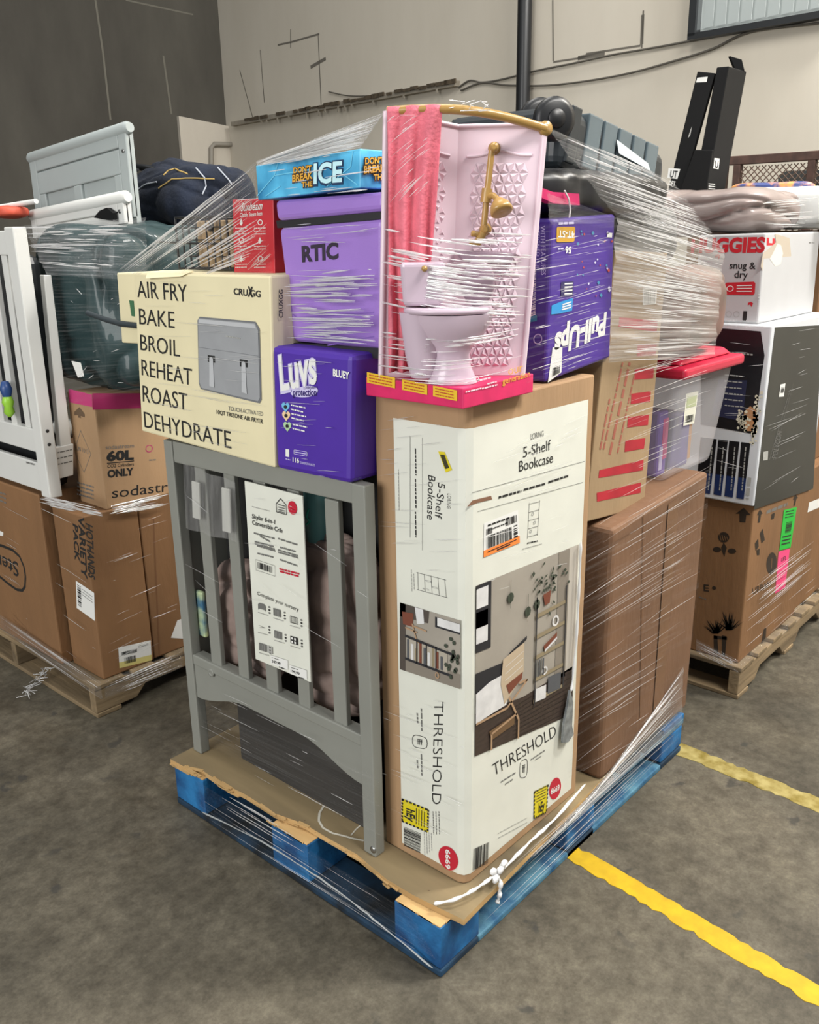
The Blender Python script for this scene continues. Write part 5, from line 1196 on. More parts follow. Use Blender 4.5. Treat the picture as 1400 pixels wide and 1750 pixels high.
# teal comforter in its bag
teal = mat('dark_teal_comforter', '#1d3537', .55, var=.12, scale=8, spec=.4, bump=.7, bscale=14, coat=.3)
mb = MB(); mb.blob(V(.53, 1.80, 1.385), (.255, .29, .268), teal, e=.32, amp=.02, fq=5, fold=.03, ffq=8, n=(200, 130), seed=21, fdir=(.5, .8, .1))
tc_ = mb.build('comforter'); tag(tc_, 'dark teal comforter packed in clear film, on the soda cylinder carton', 'comforter')
p = [P(*q, X=.246) for q in ((124, 617), (138, 620), (144, 643), (135, 645))]
mb = MB(); mb.prism(p, (-.004, 0, 0), white); mb.build('care_label', tc_)
# white crib: slatted side and end
wc = mat('white_crib_paint', '#d3d3cf', .4, var=.02, scale=6)
cr = thing('white_crib', 'white slatted crib frame standing on the oval-brand carton at the far left', 'crib', (.14, 2.2, .769))
WX = .12
def wx(x, y, X=WX): return P(x, y, X=X)
yp = 1.80
mb = MB(); mb.box((WX, yp, .7695), (WX + .045, yp + .06, 1.645), wc); post = mb.build('post', cr, bevel=.004)
for y in (735, 757): 
    p = P(73, y, Y=yp); p = V(WX + .022, yp, P(73, y, X=WX + .02).z); mb = MB(); mb.lathe([(.006, -.0005), (.006, .001), (0, .001)], p, ink, ax=(0, -1, 0), seg=12, cap=False); mb.build('screw_hole', cr)
zr0, zr1 = .92, 1.0
mb = MB(); mb.box((WX + .006, yp + .058, zr0), (WX + .036, 2.84, zr1), wc); mb.build('bottom_rail', cr, bevel=.004)
mb = MB(); mb.box((WX + .006, yp + .058, 1.56), (WX + .036, 2.84, 1.635), wc); mb.build('top_rail', cr, bevel=.004)
mb = MB(); mb.box((WX + .003, yp + .05, .785), (WX + .022, 2.84, .885), wc); lowb = mb.build('lower_panel', cr, bevel=.003)
mb = MB(); small(mb, Face(X=WX + .003), (45, 790), (60, 794), .006, inkg, 1); mb.build('notice', lowb)
for k in range(9):
    y = yp + .095 + k * .098; mb = MB(); mb.box((WX + .012, y, zr1 - .002), (WX + .030, y + .038, 1.562), wc); mb.build('slat', cr, bevel=.003)
x2 = .335
mb = MB(); q = [P(*t, Y=yp + .012) for t in ((75, 470), (88, 470), (124, 770), (104, 768))]; mb.hexa(q, [t + V(0, .03, 0) for t in q], wc); mb.build('end_post', cr, bevel=.003)
mb = MB(); q = [P(*t, Y=yp + .008) for t in ((84, 768), (126, 758), (126, 812), (88, 822))]; mb.hexa(q, [t + V(0, .025, 0) for t in q], wc); ep = mb.build('end_board', cr, bevel=.003)
mb = MB()
for i in range(3): small(mb, Face(Y=yp + .008), (88, 776 + i * 10), (124, 768 + i * 10), .004, inkg, 1, i)
mb.build('warning_print', ep)
dk = boxc('black_bin_bag', 'black bagged load seen through the white crib slats at the far left', 'bag', (.18, 1.90, .7695), (.255, 2.8, 1.56), mat('black_film_bag', '#1f2123', .4, var=.2, scale=6), .03)
rl = MB(); c = P(80, 713, X=.21); rl.lathe([(.0, -.03), (.032, -.03), (.034, .03), (0, .03)], V(.245, 1.87, .985), white, ax=(-.8, -.5, .35), seg=20, cap=False); tag(rl.build('paper_roll'), 'white paper roll end between the two white crib posts', 'paper roll')
gt = mat('lime_toy_plastic', '#8fc23a', .4); bt_ = mat('navy_toy_plastic', '#27457a', .4)
p = P(14, 690, X=.108); mb = MB(); mb.lathe([(.006, -.045), (.018, -.03), (.014, -.01), (.02, .005), (.012, .03), (.008, .032)], p, gt, seg=14); mb.lathe([(.014, .025), (.02, .05), (.012, .075), (0, .078)], p, bt_, seg=14, cap=False); tag(mb.build('rattle_toy'), 'lime green and navy toy hanging on the white crib slats at the far left', 'toy')
# headboards standing behind
gh = mat('light_grey_headboard', '#a3aaa9', .42, var=.02, scale=6)
def headboard(X, TL, TR, bot, M, name, label, panels):
    a = P(*TL, X=X); b = P(*TR, X=X); t = thing(name, label, 'headboard', (X, (a.y + b.y) / 2, bot), 'crib headboards on the left load')
    w = a.y - b.y; zt = (a.z + b.z) / 2 - .03
    sh = lambda y, z: V(X, y, z + (a.z - b.z) * ((y - b.y) / w - .5))
    mb = MB(); q = [sh(a.y, bot), sh(b.y, bot), sh(b.y, zt), sh(a.y, zt)]; mb.hexa([p + V(.012, 0, 0) for p in q], [p + V(.03, 0, 0) for p in q], M); mb.build('panel', t)
    for (u0, u1, v0, v1) in panels:
        y0, y1 = a.y - w * u0, a.y - w * u1
        q = [sh(y0, zt - v1), sh(y1, zt - v1), sh(y1, zt - v0), sh(y0, zt - v0)]; mb = MB(); mb.hexa(q, [p + V(.02, 0, 0) for p in q], M); mb.build('stile' if (u1 - u0) < .3 else 'rail', t, bevel=.004)
    mb = MB(); L_ = sh(a.y + .012, zt + .012); R_ = sh(b.y - .012, zt + .012); mb.tube([L_ + V(.014, 0, 0), L_.lerp(R_, .02) + V(.014, 0, 0), L_.lerp(R_, .98) + V(.014, 0, 0), R_ + V(.014, 0, 0)], [.016, .022, .022, .016], M, seg=14); mb.build('top_moulding', t)
    for z in ((zt - .06, zt - .2) if zt - bot > .22 else (zt - .03,)):
        mb = MB(); mb.lathe([(.007, 0), (.007, .002), (0, .002)], sh(b.y + .022, z) + V(-.001, 0, 0), steel, ax=(-1, 0, 0), seg=12, cap=False); mb.build('bolt', t)
    return t
headboard(.60, (47, 262), (212, 208), 1.60, gh, 'grey_headboard', 'light grey panelled crib headboard, the taller one standing behind the teal comforter', [(0, .075, .0, .28), (.925, 1, .0, .28), (.075, .925, 0, .045), (.075, .925, .05, .13), (.45, .53, .13, .28), (.075, .14, .13, .28), (.86, .925, .13, .28)])
headboard(.47, (50, 360), (208, 327), 1.63, wc, 'white_headboard', 'white crib headboard, lower one in front of the grey headboard', [(0, .06, .0, .07), (.94, 1, .0, .07), (.06, .94, 0, .03), (.06, .94, .034, .07)])
blk = MB(); p = [P(*q, X=.45) for q in ((160, 372), (170, 360), (182, 355), (193, 364), (194, 378))]; blk.prism(p, (.015, 0, 0), blackcard); tag(blk.build('black_cutout'), 'black arched piece in front of the white headboard', 'board')
# navy plaid blanket on bagged things
nav = mat('navy_blanket', '#141c2c', .95, var=.25, scale=14, bump=.3, bscale=90)
basec = boxc('brown_base_carton', 'brown carton under the navy plaid blanket behind the teal comforter', 'carton', (.82, 1.70, LZ), (1.12, 2.6, 1.60), kraft2)
mb = MB(); mb.blob(V(.93, 2.02, 1.745), (.19, .34, .122), nav, e=.75, amp=.06, fq=5, fold=.014, ffq=11, n=(170, 100), seed=33)
nb = mb.build('plaid_blanket'); tag(nb, 'navy blanket with thin pale and gold plaid lines heaped on the left load', 'blanket')
plaid = [(mat('plaid_white', '#aeb3bd', .9), ((222, 345), (238, 322), (250, 315), (272, 310))), (mat('plaid_gold', '#a98f54', .9), ((272, 322), (295, 306), (340, 305), (372, 306))), (mat('plaid_white', '#aeb3bd', .9), ((335, 288), (350, 304), (352, 318), (344, 335))), (mat('plaid_gold', '#a98f54', .9), ((280, 300), (288, 292), (300, 289), (325, 300))), (mat('plaid_white', '#aeb3bd', .9), ((372, 287), (382, 298), (390, 307), (396, 316)))]
def on_blob(o, x, y):
    dg = bpy.context.evaluated_depsgraph_get(); dg.update(); d = ray(x, y).normalized(); inv = Vector(o.location)
    ok, loc, nrm, idx = o.ray_cast(CAM - inv, d); return (loc + inv + (nrm if nrm.dot(d) < 0 else -nrm) * .002) if ok else None
bpy.context.view_layer.update()
mb = MB()
for M, pts in plaid:
    fine = []
    for a, b in zip(pts, pts[1:]):
        for i in range(6):
            q = on_blob(nb, a[0] + (b[0] - a[0]) * i / 6, a[1] + (b[1] - a[1]) * i / 6)
            if q: fine.append(q)
    if len(fine) > 2: mb.tube(fine, .0026, M, seg=6)
if mb.v: mb.build('plaid_line', nb)
rod = mat('dark_metal_tube', '#222427', .35, metal=.5)
mb = MB(); w_ = [P(*q, X=.86) for q in ((210, 292), (232, 285), (250, 287), (268, 292), (282, 298))]; mb.tube(w_, .013, rod, seg=10); mb.tube([P(*q, X=.82) for q in ((205, 296), (236, 290))], .006, rod, seg=8); mb.tube([P(*q, X=.82) for q in ((212, 302), (245, 325))], .012, rod, seg=8); tag(mb.build('bent_tubes'), 'dark bent metal tube frame sticking out behind the grey headboard by the navy blanket', 'tube frame')
orange = mat('orange_red_cloth', '#d0563f', .6)
mb = MB(); mb.blob(P(10, 362, X=.4), (.06, .1, .022), orange, amp=.01, fq=12); tag(mb.build('red_cloth_bundle'), 'orange red cloth at the far left edge on top of the white crib', 'cloth')
pol = MB(); pol.tube([P(-20, 357, X=.42), P(62, 344, X=.42)], .009, white, seg=10); tag(pol.build('white_pole'), 'white pole lying by the orange cloth at the far left', 'pole')
whitepk = boxc('white_flat_pack', 'flat white package edge under the navy plaid blanket', 'package', (.745, 1.66, 1.602), (1.12, 2.2, 1.622), white)

# ================================================================ RIGHT LOAD
RX0 = 1.685
ub = boxc('plant_print_carton', 'brown carton printed with arrows and plants at the near corner of the right pallet', 'carton', (RX0, .015, LZ), (2.25, .62, .712), kraft2)
F = Face(X=RX0); F2 = Face(Y=.015); mb = MB()
def uz(x, y): return (1080 + x / 3.5, 800 + y / 3.5)
pk_ = mat('plant_ink', '#2c2218', .6)
for (F_, q) in ((F, ((622, 272), (670, 237), (712, 280), (685, 280), (680, 325), (645, 322), (645, 273))), (F2, ((748, 280), (766, 245), (782, 272), (773, 275), (765, 325), (752, 328), (758, 282))), (F2, ((962, 190), (978, 155), (994, 178), (985, 182), (975, 225), (966, 225), (972, 188)))):
    mb = MB(); area_px(mb, F_, [uz(*p) for p in q], pk_, 1); mb.build('arrow_mark', ub)
mb = MB()
# bud with leaves
Q = Patch(F, uz(485, 380), uz(625, 385), uz(625, 540), uz(485, 535))
for (u, v, ru, rv) in ((.47, .2, .24, .2), (.18, .68, .18, .1), (.82, .72, .18, .1)): Q.ell(mb, u, v, ru, rv, pk_, 1)
for i in range(4): Q.seg(mb, .3 + .1 * i, .08 + .03 * i, .36 + .1 * i, .32, .002, kraft2, 2)
Q.poly(mb, [(.47, .4), (.6, .6), (.55, .75), (.5, .95), (.4, .75), (.36, .6)], pk_, 1)
mb.build('flower_print', ub); mb = MB(); text(mb, F, 'E', uz(430, 735), uz(462, 738), uz(430, 695), pk_, 1, .02); Patch(F, uz(480, 705), uz(505, 707), uz(505, 728), uz(480, 726)).ell(mb, .5, .5, .5, .5, pk_, 1); small(mb, F, uz(402, 770), uz(445, 785), .004, inkg, 1)
mb.build('lettering', ub); mb = MB()
# succulents in a pot
R = random.Random(3)
for (cx_, cy_, s_) in ((500, 990, 60), (580, 970, 85)):
    for i in range(26):
        a = R.uniform(-2.6, -.5); l = s_ * R.uniform(.8, 1.7); ex = cx_ + math.cos(a) * l; ey = cy_ + math.sin(a) * l
        b0_ = (cx_ + R.uniform(-14, 14), cy_); area_px(mb, F, [uz(b0_[0] - 5, b0_[1]), uz(b0_[0] + 5, b0_[1]), uz(ex * .4 + b0_[0] * .6 + 6, ey * .4 + b0_[1] * .6), uz(ex, ey)], pk_, 1)
for q in (((490, 1000), (512, 1005), (518, 1110), (492, 1105)), ((540, 1000), (568, 1005), (558, 1125), (540, 1120)), ((490, 1000), (570, 1010), (570, 1028), (490, 1020))): area_px(mb, F, [uz(*p) for p in q], pk_, 1)
mb.build('potted_plant_print', ub); mb = MB()
for q in (((735, 450), (755, 420), (758, 470), (740, 495)), ((765, 390), (782, 362), (795, 430), (775, 450)), ((745, 490), (765, 480), (762, 520), (748, 522))): area_px(mb, F2, [uz(*p) for p in q], pk_, 1)
mb.build('leaf_print', ub); mb = MB(); Patch(F2, uz(806, 510), uz(868, 498), uz(865, 630), uz(803, 640)).ell(mb, .5, .5, .5, .5, pk_, 1); line(mb, F2, uz(836, 540), uz(832, 600), .006, kraft2, 2)
mb.build('round_mark', ub); mb = MB(); text(mb, F2, 'URBAN', uz(722, 755), uz(832, 705), uz(720, 720), pk_, 1); small(mb, F2, uz(805, 265), uz(930, 215), .012, inkg, 1)
area_px(mb, F2, [uz(*p) for p in ((790, 960), (805, 955), (800, 1020), (775, 1040))], pk_, 1); area_px(mb, F2, [uz(*p) for p in ((835, 275), (855, 265), (850, 300), (832, 308))], pk_, 1)
mb.build('print', ub)
grn = mat('green_sticker', '#22b53c', .5); pks = mat('pink_sticker', '#e84a80', .5)
Q = Patch(F2, uz(908, 250), uz(985, 232), uz(948, 475), uz(880, 492)); mb = MB(); Q.rect(mb, 0, 0, 1, 1, grn, 2); Q.bars(mb, .3, .33, .78, .6, ink, 10, 3, vert=False)
for i in range(3): Q.seg(mb, .15, .06 + .07 * i, .8, .06 + .07 * i, .003, ink, 3)
for i in range(3): Q.seg(mb, .12, .68 + .09 * i, .85, .68 + .09 * i, .005, ink, 3)
mb.build('green_sticker', ub)
Q = Patch(F2, uz(876, 500), uz(944, 480), uz(915, 715), uz(855, 750)); mb = MB(); Q.rect(mb, 0, 0, 1, 1, pks, 2); Q.textq(mb, 'UFL', (.3, .27), (.75, .25), (.3, .17), ink, 3)
for i in range(4): Q.seg(mb, .2, .38 + .16 * i, .85, .36 + .16 * i, .0025, mat('sticker_red', '#a32550', .5), 3)
mb.build('pink_sticker', ub)
r2 = boxc('rear_brown_carton', 'brown carton with a small white label on the right pallet, behind the plant-print carton', 'carton', (2.262, .03, LZ), (2.64, .62, .712), kraft2)
mb = MB(); F = Face(Y=.03); area_px(mb, F, [uz(1060, 205), uz(1125, 180), uz(1120, 235), uz(1050, 265)], white, 1); mb.build('white_label', r2)
# appliance carton: white front, black side
apl = boxc('appliance_carton', 'white and black popcorn appliance carton standing on the plant-print carton', 'carton', (1.67, .012, .7125), (2.25, .60, 1.31), mat('appliance_white', '#cfd2d6', .45))
F = Face(X=1.67); F2 = Face(Y=.012); mb = MB(); blk_ = mat('black_print', '#15161b', .35, var=.1, scale=8); nv = mat('navy_print', '#262a47', .4); popc = mat('popcorn_print', '#d9d2bb', .5); bowl = mat('bowl_print', '#b4835a', .5)
def az(x, y): return (1080 + x / 3.647, 380 + y / 3.647)
area_px(mb, F, [az(*p) for p in ((430, 650), (805, 680), (828, 830), (760, 1320), (430, 1260))], blk_, 1)
area_px(mb, F, [az(*p) for p in ((540, 980), (720, 985), (690, 1240), (500, 1200))], nv, 2)
for i in range(6): small(mb, F, az(580, 950 + i * 38), az(690, 960 + i * 38), .004, inkl, 3, i)
small(mb, F, az(600, 810), az(755, 825), .005, inkl, 3)
mb.build('print', apl); mb = MB()
for (x0_, x1_) in ((430, 530), (540, 600), (608, 672), (682, 740)):
    area_px(mb, F, [az(x0_, 1345 + (x0_ - 480) * .12), az(x1_, 1345 + (x1_ - 480) * .12), az(x1_ - 42, 1685 + (x1_ - 480) * .16), az(x0_ - 30, 1685 + (x0_ - 480) * .16)], blk_, 1)
    area_px(mb, F, [az(x0_ - 16, 1560 + (x0_ - 480) * .14), az(x1_ - 26, 1560 + (x1_ - 480) * .14), az(x1_ - 42, 1685 + (x1_ - 480) * .16), az(x0_ - 30, 1685 + (x0_ - 480) * .16)], mat('blue_print', '#1b2f5c', .4), 2)
    small(mb, F, az(x1_ - 28, 1400), az(x1_ - 52, 1670), .004, inkl, 3, x0_); mb.build('spec_panel', apl); mb = MB()
R = random.Random(6)
for i in range(46):
    t = R.random(); x = 800 - 45 * t + R.gauss(0, 10); y = 1060 + 320 * t; s = R.uniform(7, 14); a0 = R.random() * 3
    area_px(mb, F, [az(x + s * math.cos(a0 + k_) * R.uniform(.7, 1.1), y + s * math.sin(a0 + k_)) for k_ in (0, 1, 2, 3, 4, 5)], popc, 3)
area_px(mb, F, [az(*p) for p in ((700, 1180), (740, 1145), (775, 1170), (780, 1240), (750, 1300), (710, 1300))], bowl, 3)
for i in range(36):
    x, y = R.gauss(695, 20), R.gauss(1225, 35); s = R.uniform(7, 13); a0 = R.random() * 3
    area_px(mb, F, [az(x + s * math.cos(a0 + k_), y + s * math.sin(a0 + k_)) for k_ in (0, 1.2, 2.5, 3.8, 5)], popc, 4)
mb.build('popcorn_picture', apl, stuff=True); mb = MB(); small(mb, F, az(735, 1590), az(720, 1725), .012, inkl, 2)
area_px(mb, F2, [az(*p) for p in ((892, 655), (1190, 640), (1130, 1660), (760, 1790))], mat('charcoal_print', '#262824', .35, var=.15, scale=6), 1)
Q = Patch(F2, az(925, 1010), az(955, 1003), az(945, 1085), az(915, 1088)); Q.rect(mb, 0, 0, 1, 1, white, 2); Q.bars(mb, .2, .25, .85, .7, ink, 7, 3, vert=False)
text(mb, F2, 'POLYGON', az(900, 1470), az(935, 1305), az(870, 1465), inkg, 2); small(mb, F2, az(855, 1480), az(985, 1040), .004, inkg, 2); small(mb, F2, az(880, 1480), az(1005, 1000), .003, inkg, 2, 4); Patch(F2, az(818, 1430), az(848, 1424), az(845, 1480), az(815, 1485)).rect(mb, 0, 0, 1, 1, inkl, 2)
mb.build('side_print', apl)
blu = MB(); q = [P(*t, X=1.668) for t in ((1222, 545), (1310, 556))]; 
tape_b = MB(); 
# white nappy carton
hg, hq = carton('white_nappy_carton', 'white nappy carton with red lettering on the appliance carton of the right load', 'carton', mat('white_carton', '#bcbcbd', .45, var=.02, scale=8), [(1195, 402), (1308, 398), (1296, 548), (1185, 545)], X=1.70, depth=.52, zbot=1.311, bevel=.006)
F = face3(hq); F2 = Face(Y=hq[1].y); mb = MB(); hred = mat('nappy_red', '#c41f2d', .5)
def hz_(x, y): return (880 + x / 2.692, 80 + y / 2.692)
text(mb, F, 'HUGGIES', hz_(810, 945), hz_(1150, 942), hz_(815, 880), hred, 1, .05)
text(mb, F, 'snug &', hz_(988, 1020), hz_(1108, 1022), hz_(990, 990), ink, 1, .015); text(mb, F, 'dry', hz_(1010, 1062), hz_(1072, 1064), hz_(1012, 1030), ink, 1, .015)
Q = Patch(F, hz_(968, 1085), hz_(1108, 1080), hz_(1104, 1142), hz_(965, 1140)); Q.poly(mb, [(.05, 0), (.95, 0), (1, .12), (1, .88), (.95, 1), (.05, 1), (0, .88), (0, .12)], hred, 1); Q.ring(mb, .18, .5, .12, .25, .03, .06, white, 2)
for i in range(3): Q.seg(mb, .4, .28 + .22 * i, .9, .28 + .22 * i, .003, white, 2)
text(mb, F, '1', hz_(1048, 1255), hz_(1066, 1256), hz_(1052, 1215), ink, 1, .06)
for (x, y) in ((955, 1195), (1085, 1185), (935, 965)): Patch(F, hz_(x - 12, y - 12), hz_(x + 12, y - 12), hz_(x + 12, y + 12), hz_(x - 12, y + 12)).poly(mb, [(0, .2), (.6, 0), (1, .3), (.7, 1), (.4, .5), (0, .7)], hred, 1)
for (x, y) in ((1020, 1230), (985, 1230)): Patch(F, hz_(x - 14, y - 14), hz_(x + 14, y - 14), hz_(x + 14, y + 14), hz_(x - 14, y + 14)).ring(mb, .5, .5, .5, .5, .08, .08, inkl, 1)
text(mb, F2, 'HU', hz_(1157, 935), hz_(1232, 941), hz_(1159, 878), hred, 1, .05)
# torn patch where the print has come off
area_px(mb, F2, [hz_(*p) for p in ((1195, 860), (1262, 880), (1270, 960), (1240, 1020), (1215, 1110), (1195, 1200), (1160, 1090), (1130, 1010), (1140, 950), (1200, 900))], mat('bare_card_patch', '#b9ad9c', .9), 2)
area_px(mb, F2, [hz_(*p) for p in ((1185, 950), (1205, 905), (1222, 912), (1232, 950), (1220, 1000), (1195, 1010), (1170, 975))], mat('torn_paper_white', '#d8d3c9', .9), 3)
area_px(mb, F2, [hz_(*p) for p in ((1340, 1115), (1300, 1230), (1290, 1190))], hred, 1); area_px(mb, F2, [hz_(*p) for p in ((1170, 1165), (1190, 1200), (1178, 1205))], hred, 1)
Q = Patch(F2, hz_(1340, 940), hz_(1358, 942), hz_(1348, 1062), hz_(1332, 1058)); Q.ring(mb, .5, .5, .5, .5, .12, .05, ink, 1); small(mb, F2, hz_(1262, 1048), hz_(1335, 1058), .004, inkg, 1); small(mb, F2, hz_(1352, 905), hz_(1378, 908), .01, inkg, 1); Patch(F2, hz_(1325, 912), hz_(1340, 914), hz_(1340, 940), hz_(1325, 938)).bars(mb, 0, 0, 1, 1, inkg, 5, 1)
for i in range(4): small(mb, F2, hz_(1120, 1140 + i * 14), hz_(1165, 1148 + i * 14), .003, inkl, 1, i)
mb.build('print', hg)
r3 = boxc('tall_brown_carton', 'tall brown carton cut by the right edge, beside the white nappy carton', 'carton', (2.28, .07, .7125), (2.72, .6, 1.595), kraft2)
# taupe throw, white wrapped pack, small bright pack
taupe = mat('taupe_throw', '#857772', .6, var=.1, scale=9, spec=.5, coat=.5)
mb = MB(); mb.blob(V(1.93, .345, 1.660), (.22, .245, .075), taupe, e=.5, amp=.014, fq=8, fold=.022, ffq=7, n=(150, 90), seed=41, fdir=(.3, .5, 1.6)); tag(mb.build('folded_throw'), 'taupe folded throw in clear plastic on the white nappy carton', 'throw')
wpk = mat('white_polybag', '#d6d7d4', .4, var=.05, scale=7)
mb = MB(); mb.blob(V(2.56, .17, 1.676), (.38, .24, .075), wpk, e=.35, amp=.014, fq=7, fold=.014, ffq=9, n=(64, 30), seed=44); tag(mb.build('white_polybag'), 'large white wrapped pack lying on the right load beside the taupe throw', 'pack')
mb = MB(); q = [P(*t, X=2.0) for t in ((1215, 352), (1292, 378), (1290, 392), (1225, 388))]
spk = mat('blue_orange_pack', '#47589a', .4, var=.3, scale=18, col2='#c98a4e', lo=.45, hi=.6)
mb = MB(); mb.blob(V(2.52, .37, 1.752), (.06, .16, .026), spk, e=.5, amp=.008, fq=12); tag(mb.build('bright_pack'), 'small blue and orange packet on the right load between black cartons and white pack', 'packet')
# tall narrow black cartons leaning together
def lean(name, label, X, q, depth, txt, flap):
    pts = [P(*p, X=X) for p in q]; mb = MB(); mb.hexa(pts, [p + V(depth, 0, 0) for p in pts], blackcard); o = mb.build(name, bevel=.003); tag(o, label, 'carton', 'leaning black cartons'); return o, pts
b1, p1 = lean('black_narrow_carton', 'left one of the two tall narrow black cartons leaning on the right load', 2.12, [(1192, 122), (1222, 125), (1163, 338), (1140, 332)], .02, 1, 1)
b2, p2 = lean('black_narrow_carton', 'right one of the two tall narrow black cartons, with a hooked top flap', 2.12, [(1225, 115), (1246, 113), (1206, 338), (1183, 338)], .16, 1, 1)
mb = MB(); F = face3(p1); Q = Patch(F, (1143, 287), (1163, 289), (1158, 306), (1141, 304)); Q.rect(mb, 0, 0, 1, 1, white, 1); text(mb, F, 'UT', (1145, 303), (1157, 304), (1147, 291), ink, 2, .02); text(mb, F, 'OPT', (1143, 316), (1154, 318), (1144, 308), white, 1, .02)
area_px(mb, F, [(1192, 133), (1210, 131), (1208, 140), (1190, 141)], white, 1); area_px(mb, F, [(1181, 220), (1183, 216), (1180, 232), (1176, 236)], inkl, 1); mb.build('print', b1)
FB2 = Face(Y=p2[1].y); mb = MB(); F2 = face3([p2[1], p2[1] + V(.16, 0, 0), p2[2] + V(.16, 0, 0), p2[2]]); Q = Patch(F2, (1221, 270), (1230, 271), (1228, 289), (1219, 288)); Q.rect(mb, 0, 0, 1, 1, white, 1); text(mb, F2, 'U', (1221, 286), (1227, 287), (1222, 274), ink, 2, .03)
for i in range(3): small(mb, F2, (1211, 314 + i * 4), (1222, 315 + i * 4), .003, white, 1, i)
mb.build('print', b2)
mb = MB(); q = [P(*t, X=2.25) for t in ((1248, 96), (1268, 102), (1273, 122), (1258, 120))]; mb.hexa(q, [t + V(.006, .01, 0) for t in q], blackcard); q = [P(*t, X=2.2) for t in ((1222, 124), (1236, 126), (1233, 142), (1216, 140))]
mb.build('hooked_flap', b2)
b3_, p3 = lean('black_narrow_carton', 'short black carton filling the gap at the foot of the two leaning black cartons', 2.10, [(1187, 256), (1218, 256), (1206, 336), (1158, 336)], .012, 0, 0)
# rusty mesh cage behind
rust = mat('rusty_brown_steel', '#4a342c', .7, var=.25, scale=25); meshm = mat('mesh_steel', '#6e5a4e', .6)
GX0 = 3.3
a = P(1236, 268, X=GX0); b = P(1420, 250, X=GX0)
ca = thing('mesh_cage', 'rusty brown steel mesh cage standing behind the right load', 'cage', (GX0, (a.y + b.y) / 2, 0))
top_z = a.z; ya, yb = a.y, b.y - .3
mb = MB(); mb.box((GX0, yb, top_z - .04), (GX0 + .04, ya, top_z), rust); mb.build('top_rail', ca, bevel=.003)
for y in (ya - .02, ya - .09, b.y + .06, yb):
    mb = MB(); mb.box((GX0, y, 0), (GX0 + .04, y + .035, top_z - .04), rust); mb.build('upright', ca, bevel=.003)
zlo = top_z - .6; mb = MB(); pitch = .03
n = int((ya - yb + .6) / pitch)
for k in range(-18, n):
    for sg in (1, -1):
        y0_ = yb + k * pitch; pts = []
        z0_, z1_ = zlo, top_z - .05; y1_ = y0_ + sg * (z1_ - z0_) * 1.0
        t0_, t1_ = 0.0, 1.0
        lo, hi = yb, ya - .09
        d = y1_ - y0_
        ta, tb = sorted(((lo - y0_) / d, (hi - y0_) / d)); t0_, t1_ = max(0, ta), min(1, tb)
        if t1_ <= t0_: continue
        mb.tube([V(GX0 + .015, y0_ + d * t, z0_ + (z1_ - z0_) * t) for t in (t0_, t1_)], .0026, meshm, seg=4, smooth=False)
mb.build('mesh_panel', ca)
mb = MB(); q = [P(*t, X=3.45) for t in ((1330, 300), (1345, 292), (1420, 290), (1420, 330), (1330, 330))]; mb.prism(q, (.2, 0, 0), greyb); tag(mb.build('grey_bundle'), 'dark grey bundle inside the rusty mesh cage', 'bundle')

# ================================================================ STRETCH FILM
def catm(pts, n=10):
    out = []
    for i in range(len(pts) - 1):
        p0, p1, p2, p3 = pts[max(i - 1, 0)], pts[i], pts[i + 1], pts[min(i + 2, len(pts) - 1)]
        for k in range(n):
            t = k / n; out.append(.5 * ((2 * p1) + (p2 - p0) * t + (2 * p0 - 5 * p1 + 4 * p2 - p3) * t * t + (3 * p1 - p0 - 3 * p2 + p3) * t ** 3))
    out.append(pts[-1]); return out
def sheet(mb, c, M, nu=40, nv=30, sag=0.01, rip=0.003, seed=0, uvs=(1, 1)):
    """a stretched sheet between four corners (TL,TR,BR,BL), folds running along the top edge"""
    n = (c[1] - c[0]).cross(c[3] - c[0]).normalized()
    if n.dot(CAM - c[0]) < 0: n = -n
    def fn(u, v):
        p = c[0].lerp(c[1], u).lerp(c[3].lerp(c[2], u), v)
        w = noise.noise(V(u * 3 + seed, v * 38, seed)) * rip + noise.noise(V(u * 2 + seed, v * 9, seed + 4)) * rip * 1.5
        return p - n * (sag * math.sin(math.pi * u) * math.sin(math.pi * v)) + n * w
    mb.grid(fn, nu, nv, M, True, uvs)
def film_sheet(c, *a):
    mb = MB(); sheet(mb, c, *a); return mb.build('film_sheet', CUR)
def folds(mb, c, n, seed, lmin=.1, lmax=.5, th=(.0005, .0013), off=.006, slope=0.0, jit=.03, M=None, vbias=None, bow=0.0):
    """fine gathered folds between four corners, white colour standing in for their glints"""
    R = random.Random(seed); M = M or foldm
    nn = (c[1] - c[0]).cross(c[3] - c[0]).normalized()
    if nn.dot(CAM - c[0]) < 0: nn = -nn
    L = (c[1] - c[0]).length
    for i in range(n):
        l = R.uniform(lmin, lmax) * R.random() ** .4; u0 = R.uniform(0, max(.001, 1 - l)); v0 = R.random() if vbias is None else min(1, max(0, vbias(R)))
        dv = slope * l + R.gauss(0, jit) * l; r = R.uniform(*th) * (.6 + R.random())
        k = max(3, int(l * L / .03)); path = []; rs = []
        for j in range(k + 1):
            t = j / k; u = u0 + l * t; v = v0 + dv * t + .002 * noise.noise(V(t * 4, i, seed))
            if not -.02 <= v <= 1.02: v = min(1.02, max(-.02, v))
            path.append(c[0].lerp(c[1], u).lerp(c[3].lerp(c[2], u), v) + nn * (off + bow * math.sin(math.pi * u) + .0015 * noise.noise(V(t * 5, i * 3.1, seed)))); rs.append(max(.00012, r * math.sin(math.pi * min(.97, max(.03, t))) ** .6))
        mb.tube(path, rs, M, seg=4, flat=.5)

WR = thing('stretch_film', 'clear stretch film wound round the whole centre load, gathered into shiny folds', 'stretch film', (.61, .51, .02), 'stretch film wraps')
CUR = WR
px = lambda x, y, **k: P(x, y, **k)
